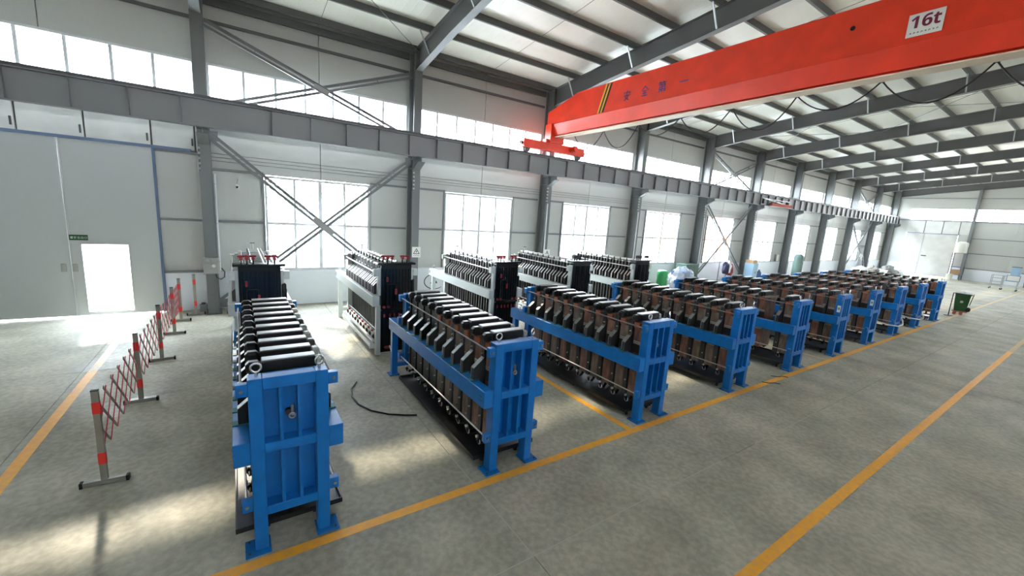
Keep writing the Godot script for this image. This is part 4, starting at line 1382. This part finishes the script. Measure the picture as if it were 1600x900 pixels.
# ------------------------------------------------------------------ clutter
func build_clutter():
	# cable end lying on the floor between the first two racks
	var mb := MB.new()
	var pts := []
	for p in [[1.56, 7.18], [1.40, 7.45], [1.345, 7.80], [1.375, 8.15], [1.50, 8.45], [1.72, 8.70], [1.95, 8.85], [2.12, 8.93]]:
		pts.append(Vector3(p[0], 0.014, p[1]))
	mb.path(pts, 0.013, 8)
	solo("floor_hose", mb.done(), mats.hose_black, "thin dark hose curled on the floor between the first two blue racks", "hose")
	mb = MB.new()
	mb.path([Vector3(9.62, 0.008, 10.9), Vector3(9.7, 0.012, 11.02), Vector3(9.83, 0.008, 11.06), Vector3(9.9, 0.008, 11.16)], 0.008, 5)
	solo("wire_scrap", mb.done(), mats.ink, "short dark wire scrap on the floor, nearer the fourth blue rack", "scrap")
	mb = MB.new()
	mb.path([Vector3(10.25, 0.008, 10.8), Vector3(10.35, 0.012, 10.92), Vector3(10.5, 0.008, 10.94), Vector3(10.58, 0.008, 11.04)], 0.008, 5)
	solo("wire_scrap", mb.done(), mats.ink, "short dark wire scrap on the floor, nearer the fifth blue rack", "scrap")
	# things behind column A
	var t := thing("pump_unit", "small dark pump with hose at the foot of the first column", "pump", Vector3(-0.42, 0, 0.62))
	part(t, "motor", cym(0.10, 0.26, 14), mats.steel_dark, Vector3(0, 0.13, 0), Basis(Vector3.BACK, PI / 2))
	lim(t, "base", mats.steel_dark, -0.16, 0.16, 0.0, 0.03, -0.12, 0.12)
	mb = MB.new()
	mb.path([Vector3(0.0, 0.2, 0.0), Vector3(0.05, 0.34, 0.02), Vector3(0.15, 0.40, 0.02), Vector3(0.24, 0.32, 0.02), Vector3(0.22, 0.12, 0.02)], 0.022, 8)
	part(t, "hose", mb.done(), mats.hose_black)
	t = thing("bottle_carrier", "small grey box standing left of the first column's foot", "box", Vector3(-1.13, 0, 0.42))
	lim(t, "body", mats.steel, -0.09, 0.09, 0.0, 0.26, -0.08, 0.08, 0.01)
	lim(t, "grip", mats.ink, -0.05, 0.05, 0.26, 0.31, -0.02, 0.02, 0.01)
	# green drum
	t = thing("drum", "green round drum standing against the window wall", "drum", Vector3(19.5, 0, 0.85))
	mb = MB.new()
	mb.lathe(Vector3.ZERO, [[0.27, 0.0], [0.285, 0.02], [0.285, 0.28], [0.297, 0.30], [0.285, 0.32], [0.285, 0.58], [0.297, 0.60], [0.285, 0.62], [0.285, 0.80], [0.27, 0.86], [0.2, 0.90]], 24)
	part(t, "shell", mb.done(), mats.drum_green)
	part(t, "lid", cym(0.19, 0.012, 20), mats.drum_green, Vector3(0, 0.902, 0))
	# wrapped pallet load
	t = thing("wrapped_pallet", "stack of blue crates wrapped in clear crumpled film", "pallet load", Vector3(18.85, 0, 2.45))
	lim(t, "pallet", mats.cardboard, -0.45, 0.45, 0.0, 0.12, -0.42, 0.42)
	for k in 3:
		lim(t, "crate", mats.crate_blue if k != 1 else mats.box_grey, -0.40, 0.40, 0.125 + 0.34 * k, 0.455 + 0.34 * k, -0.36, 0.36, 0.02)
	mb = MB.new()
	mb.blob(Vector3(0, 0.62, 0), Vector3(0.66, 0.68, 0.62), 0.14, 5, 22, 14)
	part(t, "film_wrap", mb.done(), mats.film)
	# cabinet behind
	t = thing("tool_cabinet", "dark green low cabinet behind the wrapped crates", "cabinet", Vector3(21.9, 0, 0.75))
	lim(t, "carcass", mats.cabinet_green, -0.6, 0.6, 0.0, 1.2, -0.35, 0.35, 0.01)
	lim(t, "top", mats.cabinet_green, -0.63, 0.63, 1.2, 1.24, -0.38, 0.38, 0.006)
	for k in 3:
		var dr := lim(t, "door", mats.cabinet_green, -0.585 + 0.395 * k, -0.205 + 0.395 * k, 0.1, 1.17, 0.35, 0.365, 0.004)
		part(dr, "handle", bxm(Vector3(0.02, 0.14, 0.02), 0.004), mats.galvanised, Vector3(0.14, 0, 0.017))
	# hanging bundle on the brace
	t = thing("hanging_jackets", "navy and white jackets hung in a bundle below the middle brace", "clothes", Vector3(26.4, 0.45, 0.75))
	for q in [[-0.24, 0.42, 0.26, "cloth_navy", 3], [0.06, 0.46, 0.17, "cloth_white", 4], [0.30, 0.30, 0.2, "cloth_red", 6]]:
		mb = MB.new()
		mb.blob(Vector3(q[0], q[1], 0), Vector3(q[2], 0.42, 0.2), 0.25, q[4], 14, 10)
		part(t, "jacket", mb.done(), mats[q[3]])
	lim(t, "hook_rail", mats.steel, -0.5, 0.5, 0.86, 0.89, -0.34, -0.31)
	lim(t, "stand_leg", mats.steel, -0.50, -0.46, -0.45, 0.88, -0.34, -0.30)
	lim(t, "stand_leg", mats.steel, 0.46, 0.50, -0.45, 0.88, -0.34, -0.30)
	# pale blue cabinet and carton
	t = thing("metal_locker", "pale blue metal locker beside the sixth column", "locker", Vector3(29.0, 0, 0.95))
	lim(t, "carcass", mats.cabinet_blue, -0.30, 0.30, 0.0, 1.24, -0.3, 0.3, 0.01)
	for k in 2:
		var dr := lim(t, "door", mats.cabinet_blue, -0.29 + 0.295 * k, -0.005 + 0.295 * k, 0.04, 1.2, 0.3, 0.315, 0.004)
		part(dr, "handle", bxm(Vector3(0.02, 0.12, 0.02), 0.004), mats.steel, Vector3(0.1 - 0.2 * k, 0, 0.017))
	t = thing("carton", "brown carton lying on the pale blue locker", "box", Vector3(28.95, 1.24, 0.95))
	lim(t, "body", mats.cardboard, -0.28, 0.28, 0.0, 0.22, -0.25, 0.25, 0.006)
	lim(t, "tape", mats.label_white, -0.03, 0.03, 0.22, 0.222, -0.25, 0.25)
	t = thing("gas_bottle", "short blue bottle standing beside the pale blue locker", "bottle", Vector3(30.1, 0, 1.0))
	mb = MB.new()
	mb.lathe(Vector3.ZERO, [[0.15, 0.0], [0.17, 0.03], [0.17, 0.52], [0.12, 0.62], [0.06, 0.68], [0.06, 0.74]], 16)
	part(t, "shell", mb.done(), mats.crate_blue)
	part(t, "collar", torm(0.09, 0.012), mats.galvanised, Vector3(0, 0.76, 0), Basis(Vector3.RIGHT, PI / 2))
	# green upright tank
	t = thing("air_tank", "tall grey-green upright air tank beside a window", "tank", Vector3(34.75, 0, 1.5))
	mb = MB.new()
	mb.lathe(Vector3.ZERO, [[0.2, 0.16], [0.29, 0.22], [0.32, 0.32], [0.32, 1.66], [0.29, 1.80], [0.18, 1.9], [0.05, 1.93]], 24)
	part(t, "shell", mb.done(), mats.tank_green)
	for k in 3:
		var an := TAU * k / 3
		part(t, "leg", bxm(Vector3(0.1, 0.3, 0.1)), mats.steel, Vector3(cos(an) * 0.22, 0.15, sin(an) * 0.22))
	part(t, "gauge", cym(0.07, 0.04, 12), mats.label_white, Vector3(0, 1.4, 0.33), Basis(Vector3.RIGHT, PI / 2))
	t = thing("control_box", "pale grey control box on the wall beside the upright tank", "electrical box", Vector3(34.4, 1.2, 0.07))
	lim(t, "case", mats.box_grey, -0.2, 0.2, 0.0, 0.55, -0.02, 0.14, 0.01)
	lim(t, "lid", mats.label_white, -0.17, 0.17, 0.03, 0.52, 0.14, 0.15, 0.004)
	t = thing("pail", "white pail on the floor beside the upright tank", "pail", Vector3(36.2, 0, 1.3))
	mb = MB.new()
	mb.lathe(Vector3.ZERO, [[0.16, 0.0], [0.19, 0.5], [0.2, 0.51], [0.2, 0.56], [0.18, 0.58]], 18)
	part(t, "shell", mb.done(), mats.cloth_white)
	part(t, "lid", cym(0.19, 0.02, 18), mats.label_white, Vector3(0, 0.59, 0))
	# white sack, carton and scrap pile
	mb = MB.new()
	mb.blob(Vector3(0, 0.42, 0), Vector3(0.55, 0.42, 0.5), 0.2, 12, 18, 12)
	t = thing("work_table", "low white table by the wall beyond the racks", "table", Vector3(37.3, 0, 2.6))
	lim(t, "top", mats.cloth_white, -0.5, 0.5, 0.68, 0.72, -0.3, 0.3, 0.005)
	for sx in [-0.45, 0.45]:
		for sz in [-0.26, 0.26]:
			lim(t, "leg", mats.galvanised, sx - 0.025, sx + 0.025, 0.0, 0.68, sz - 0.025, sz + 0.025)
	var sack := thing("sack", "bulging white sack on a low stand near the far braced window", "sack", Vector3(41.6, 0, 3.3))
	part(sack, "bag", mb.done(), mats.cloth_white, Vector3(0, 0.35, 0))
	lim(sack, "stand", mats.cardboard, -0.45, 0.45, 0.0, 0.4, -0.4, 0.4, 0.01)
	t = thing("scrap_pile", "pile of grey and white packing scrap near the last columns", "scrap", Vector3(50.0, 0, 1.9))
	for k in 9:
		mb = MB.new()
		mb.blob(Vector3(0, 0.25, 0), Vector3(0.6 + 0.1 * (k % 3), 0.34, 0.5), 0.35, 40 + k, 12, 8)
		part(t, "packing_lump", mb.done(), mats.scrap_grey if k % 3 != 1 else mats.cloth_white, Vector3(0.8 * k, 0.0 if k % 3 else 0.25, 0.5 * (k % 2)))
	# step ladder
	t = thing("step_ladder", "pale aluminium step ladder under the farthest brace", "ladder", Vector3(47.8, 0, 1.5))
	for sx in [-0.35, 0.35]:
		mb = MB.new()
		mb.bar(Vector3(sx, 0, 0.45), Vector3(sx * 0.6, 2.0, 0), 0.05, 0.03, Vector3(0, 0, 1))
		part(t, "rail", mb.done(), mats.galvanised)
		mb = MB.new()
		mb.bar(Vector3(sx, 0, -0.45), Vector3(sx * 0.6, 2.0, 0), 0.04, 0.03, Vector3(0, 0, 1))
		part(t, "rear_rail", mb.done(), mats.galvanised)
	for k in range(1, 7):
		var u := k / 7.0
		lim(t, "step", mats.galvanised, -0.35 + 0.14 * u, 0.35 - 0.14 * u, 2.0 * u - 0.015, 2.0 * u + 0.015, 0.45 * (1.0 - u) - 0.05, 0.45 * (1.0 - u) + 0.05)
	# hoist left on the runway
	t = thing("runway_drive", "brownish-red drive unit and cable guide on the far part of the crane beam", "crane drive", Vector3(31.2, 5.14, 1.06))
	lim(t, "box", mats.brick_red, -1.3, 1.6, 0.02, 0.22, 0.0, 0.16, 0.01)
	lim(t, "guide_rail", mats.galvanised, -2.6, 1.2, 0.40, 0.43, 0.10, 0.14)
	mb = MB.new()
	mb.bar(Vector3(-2.5, 0.42, 0.12), Vector3(1.4, 0.16, 0.12), 0.03, 0.03)
	part(t, "stay", mb.done(), mats.galvanised)
	for q in [-2.4, -0.6, 1.0]:
		lim(t, "bracket", mats.steel_dark, q - 0.03, q + 0.03, 0.1, 0.44, -0.02, 0.12)

func build_far_end():
	# wheeled bin on a trolley with a marker pole
	var t := thing("wheeled_bin", "dark green wheeled bin on a small trolley near the far racks", "bin", Vector3(29.3, 0, 10.95), 0.12)
	var mb := MB.new()
	var rings := []
	for q in [[0.20, 0.22, 0.20], [0.235, 0.255, 0.55], [0.265, 0.285, 1.02]]:
		rings.append([Vector3(-q[1], q[2], -q[0]), Vector3(q[1], q[2], -q[0]), Vector3(q[1], q[2], q[0]), Vector3(-q[1], q[2], q[0])])
	for i in 2:
		for k in 4:
			var k2 := (k + 1) % 4
			var mid: Vector3 = (rings[i][k] + rings[i][k2]) * 0.5
			mb.quad(rings[i][k], rings[i][k2], rings[i + 1][k2], rings[i + 1][k], Vector3(mid.x, 0, mid.z).normalized())
	mb.quad(rings[0][0], rings[0][1], rings[0][2], rings[0][3], Vector3.DOWN)
	part(t, "body", mb.done(), mats.bin_green)
	lim(t, "rim", mats.bin_green, -0.31, 0.31, 1.02, 1.06, -0.29, 0.29, 0.012)
	mb = MB.new()
	mb.blob(Vector3(0, 1.05, 0), Vector3(0.24, 0.10, 0.22), 0.3, 3, 12, 8)
	part(t, "rubbish", mb.done(), mats.cloth_white)
	part(t, "lid", bxm(Vector3(0.56, 0.55, 0.03), 0.012), mats.bin_green, Vector3(0, 0.80, 0.31), Basis(Vector3.RIGHT, 0.12))
	mb = MB.new()
	mb.cyl(Vector3(-0.3, 1.02, 0.29), Vector3(0.3, 1.02, 0.29), 0.018, 8)
	part(t, "handle_bar", mb.done(), mats.bin_green)
	for s in [-0.22, 0.22]:
		part(t, "wheel", cym(0.09, 0.05, 14), mats.rubber, Vector3(s, 0.29, 0.26), Basis(Vector3.BACK, PI / 2))
	part(t, "emblem", cym(0.06, 0.004, 14), mats.cap_grey, Vector3(-0.262, 0.66, 0), Basis(Vector3.BACK, PI / 2 + 0.06))
	lim(t, "trolley_deck", mats.brick_red, -0.26, 0.26, 0.15, 0.19, -0.26, 0.26, 0.005)
	for sx in [-0.18, 0.18]:
		for sz in [-0.16, 0.06]:
			part(t, "caster", cym(0.065, 0.035, 12), mats.brick_red, Vector3(sx, 0.065, sz), Basis(Vector3.BACK, PI / 2))
			lim(t, "caster_fork", mats.brick_red, sx - 0.03, sx + 0.03, 0.08, 0.15, sz - 0.02, sz + 0.02)
	t = thing("marker_pole", "thin dark pole on a flat foot beside the green bin", "pole", Vector3(28.2, 0, 10.77))
	part(t, "rod", cym(0.018, 1.12, 8), mats.ink, Vector3(0, 0.57, 0))
	part(t, "foot", cym(0.16, 0.02, 16), mats.steel_dark, Vector3(0, 0.01, 0))
	lim(t, "arm", mats.ink, -0.02, 0.02, 1.10, 1.13, 0.0, 0.22)
	# shelf with water tank by the gable column
	t = thing("storage_rack", "open steel rack by the far gable column", "rack", Vector3(57.9, 0, 6.15))
	for sx in [-0.45, 0.45]:
		for sz in [-0.42, 0.42]:
			lim(t, "upright", mats.steel, sx - 0.03, sx + 0.03, 0.0, 2.62, sz - 0.03, sz + 0.03)
	for y in [0.5, 1.25, 2.58]:
		lim(t, "shelf", mats.trim_blue, -0.48, 0.48, y, y + 0.04, -0.45, 0.45, 0.004)
	t = thing("water_tank", "round cream water tank on top of the far rack", "tank", Vector3(57.9, 2.62, 6.15))
	mb = MB.new()
	mb.lathe(Vector3.ZERO, [[0.40, 0.0], [0.43, 0.04], [0.43, 0.9], [0.38, 1.0], [0.2, 1.06]], 22)
	part(t, "shell", mb.done(), mats.tank_white)
	part(t, "lid", cym(0.2, 0.05, 16), mats.tank_white, Vector3(0, 1.08, 0))
	t = thing("carton", "tan carton on the lower shelf of the far rack", "box", Vector3(57.9, 0.545, 6.15))
	lim(t, "body", mats.cardboard, -0.3, 0.3, 0.0, 0.45, -0.3, 0.3, 0.006)
	lim(t, "tape", mats.label_white, -0.03, 0.03, 0.45, 0.452, -0.3, 0.3)
	t = thing("pail", "cream pail on the floor in front of the far rack", "pail", Vector3(56.9, 0, 5.95))
	mb = MB.new()
	mb.lathe(Vector3.ZERO, [[0.2, 0.0], [0.25, 0.5], [0.27, 0.51], [0.27, 0.56]], 18)
	part(t, "shell", mb.done(), mats.tank_white)
	part(t, "lid", cym(0.25, 0.02, 18), mats.tank_white, Vector3(0, 0.57, 0))
	# carts on the right
	t = thing("instrument_cart", "pale blue instrument cart with a white notice, far right", "cart", Vector3(51.7, 0, 10.25))
	for sx in [-0.3, 0.3]:
		for sz in [-0.4, 0.4]:
			lim(t, "leg", mats.galvanised, sx - 0.025, sx + 0.025, 0.1, 1.2, sz - 0.025, sz + 0.025)
			part(t, "caster", cym(0.05, 0.04, 10), mats.rubber, Vector3(sx, 0.05, sz), Basis(Vector3.BACK, PI / 2))
	for y in [0.3, 0.75, 1.15]:
		lim(t, "shelf", mats.cabinet_blue, -0.35, 0.35, y, y + 0.04, -0.45, 0.45, 0.004)
	lim(t, "cabinet", mats.cabinet_blue, -0.2, 0.25, 1.19, 1.9, -0.1, 0.4, 0.01)
	lim(t, "cabinet_lid", mats.steel_dark, -0.22, 0.27, 1.9, 1.94, -0.12, 0.42, 0.005)
	var nb := lim(t, "notice", mats.label_white, -0.39, -0.365, 0.82, 1.22, -0.2, 0.45, 0.004)
	part(nb, "notice_frame", bxm(Vector3(0.012, 0.46, 0.72)), mats.trim_blue, Vector3(0.016, 0, 0))
	t = thing("wire_trolley", "low grey wire trolley left of the instrument cart", "trolley", Vector3(52.4, 0, 9.45))
	for sx in [-0.35, 0.35]:
		for sz in [-0.3, 0.3]:
			lim(t, "leg", mats.galvanised, sx - 0.02, sx + 0.02, 0.08, 1.15, sz - 0.02, sz + 0.02)
			part(t, "caster", cym(0.04, 0.03, 10), mats.rubber, Vector3(sx, 0.04, sz), Basis(Vector3.BACK, PI / 2))
	for y in [0.25, 0.6, 0.9, 1.13]:
		for q in 5:
			lim(t, "wire", mats.galvanised, -0.37, 0.37, y, y + 0.02, -0.3 + 0.15 * q - 0.01, -0.3 + 0.15 * q + 0.01)
		lim(t, "shelf_rim", mats.galvanised, -0.37, -0.34, y - 0.02, y + 0.03, -0.3, 0.3)
	t = thing("work_bench", "pale bench against the far gable at the right edge", "bench", Vector3(58.2, 0, 11.2))
	lim(t, "top", mats.cloth_white, -0.4, 0.4, 0.98, 1.03, -0.8, 2.0, 0.005)
	lim(t, "front", mats.cabinet_blue, -0.35, -0.31, 0.25, 0.98, -0.75, 1.95)
	for sz in [-0.7, 1.9]:
		for sx in [-0.33, 0.33]:
			lim(t, "leg", mats.steel, sx - 0.03, sx + 0.03, 0.0, 0.98, sz - 0.03, sz + 0.03)
	# gable columns
	for zc in [6.35, 12.15, 17.95]:
		var c := thing("gable_column", "grey steel column of the far gable " + ("behind the water tank" if zc < 7 else ("under the ridge" if zc < 13 else "beyond the right edge")), "column", Vector3(XF - 0.16, 0, zc), 0, "gable columns", "structure")
		var top: float = roof_y(zc) - 0.02
		lim(c, "flange", mats.steel, -0.15, -0.138, 0.0, top, -0.1, 0.1)
		lim(c, "flange", mats.steel, 0.138, 0.15, 0.0, top, -0.1, 0.1)
		lim(c, "web", mats.steel, -0.138, 0.138, 0.0, top, -0.005, 0.005)

# ------------------------------------------------------------------ the yard outside
func car(at: Vector3, turn: float, paint: Material, label: String):
	var t := thing("car", label, "car", at, turn, "cars parked outside the windows")
	var mb := MB.new()
	mb.prism(PackedVector2Array([Vector2(-2.2, 0.3), Vector2(2.2, 0.3), Vector2(2.25, 0.6), Vector2(2.1, 0.82), Vector2(1.2, 0.93), Vector2(-1.75, 0.95), Vector2(-2.2, 0.85), Vector2(-2.28, 0.55)]), 2, -0.86, 0.86)
	part(t, "body", mb.done(), paint)
	mb = MB.new()
	mb.prism(PackedVector2Array([Vector2(-1.7, 0.94), Vector2(1.15, 0.93), Vector2(0.35, 1.43), Vector2(-1.05, 1.45)]), 2, -0.72, 0.72)
	part(t, "cabin", mb.done(), mats.car_glass)
	mb = MB.new()
	mb.prism(PackedVector2Array([Vector2(-1.1, 1.43), Vector2(0.4, 1.41), Vector2(0.3, 1.48), Vector2(-1.0, 1.50)]), 2, -0.70, 0.70)
	part(t, "roof", mb.done(), paint)
	for sx in [-1.4, 1.4]:
		for sz in [-0.8, 0.8]:
			part(t, "wheel", cym(0.32, 0.2, 18), mats.rubber, Vector3(sx, 0.32, sz), Basis(Vector3.RIGHT, PI / 2))
	for sz in [-0.6, 0.6]:
		lim(t, "headlamp", mats.cap_grey, 2.17, 2.24, 0.62, 0.76, sz - 0.18, sz + 0.18, 0.02)

func build_outside():
	var y := solo("yard", bxm(Vector3(200, 0.2, 70)), mats.yard, "pale concrete yard outside the windows", "ground", Vector3(26, -0.12, -35.4), "", "structure")
	y.rotation.y = 0.0
	car(Vector3(1.2, -0.02, -9.0), PI / 2 + 0.1, mats.car_white, "white car parked outside the cross-braced window, at its left")
	car(Vector3(5.6, -0.02, -9.4), PI / 2, mats.car_silver, "silver car parked outside the cross-braced window, at its right")
	car(Vector3(11.6, -0.02, -8.2), 0.15, mats.car_white, "white car parked outside the second window")
	car(Vector3(16.6, -0.02, -6.6), 0.1, mats.car_red, "red car parked outside the second window's right panes")
	# long house opposite
	var h := thing("house", "long white house with small windows across the yard", "building", Vector3(12.5, 0, -17.0))
	lim(h, "wall", mats.house_wall, 0.0, 30.0, 0.0, 5.0, -6.0, 0.0)
	lim(h, "eave", mats.house_roof, -0.3, 30.3, 5.0, 5.5, -6.3, 0.4)
	for k in 12:
		var w := lim(h, "window", mats.house_window, 1.0 + 2.45 * k, 2.1 + 2.45 * k, 1.9, 3.6, 0.0, 0.03)
		part(w, "window_bar", bxm(Vector3(0.06, 1.7, 0.03)), mats.house_wall, Vector3(0, 0, 0.02))
	h = thing("house", "red-brown brick outbuilding across the yard, beyond the middle brace", "building", Vector3(46.0, 0, -14.0))
	lim(h, "wall", mats.house_wall, 0.0, 9.0, 2.6, 4.6, -5.0, 0.0)
	lim(h, "lower_wall", mats.clay_orange, 0.0, 9.0, 0.0, 2.6, -5.0, 0.02)
	lim(h, "eave", mats.brick_red, -0.3, 9.3, 4.6, 5.3, -5.2, 0.3)
	h = thing("house", "pale blue-roofed shed across the yard towards the far gable", "building", Vector3(58.0, 0, -14.0))
	lim(h, "wall", mats.house_wall, 0.0, 40.0, 0.0, 4.2, -6.0, 0.0)
	lim(h, "eave", mats.house_roof, -0.3, 40.3, 4.2, 4.7, -6.3, 0.3)
	# low wall seen through the open wicket
	h = thing("boundary_wall", "long pale boundary wall across the yard, left", "wall", Vector3(-26.0, 0, -24.0))
	lim(h, "wall", mats.house_wall, 0.0, 34.0, 0.0, 2.4, -0.3, 0.0)
	lim(h, "coping", mats.house_wall, 0.0, 34.0, 2.4, 2.5, -0.4, 0.1)
	# tree outside the first window
	for q in [[1.5, -15.0, 5.2, "broad pale-green tree outside the cross-braced window, left"], [6.5, -16.0, 5.0, "rounded tree outside the cross-braced window, right"]]:
		var t := thing("tree", q[3], "tree", Vector3(q[0], -0.02, q[1]), 0, "trees in the yard")
		part(t, "trunk", cym(0.16, 2.6, 10), mats.bark, Vector3(0, 1.3, 0))
		var mb := MB.new()
		for k in 700:
			var d := Vector3(rng.randfn(), rng.randfn() * 0.7, rng.randfn()).normalized() * pow(rng.randf(), 0.4) * 2.5
			var p := Vector3(0, q[2] - 1.6, 0) + d
			var u := Vector3(rng.randfn(), rng.randfn(), rng.randfn()).normalized() * 0.22
			var v := u.cross(Vector3(rng.randfn(), rng.randfn(), rng.randfn())).normalized() * 0.13
			mb.quad(p - u, p - v, p + u, p + v, u.cross(v).normalized())
		var cr := part(t, "crown", mb.done(), mats.leaf)
		cr.set_meta("kind", "stuff")
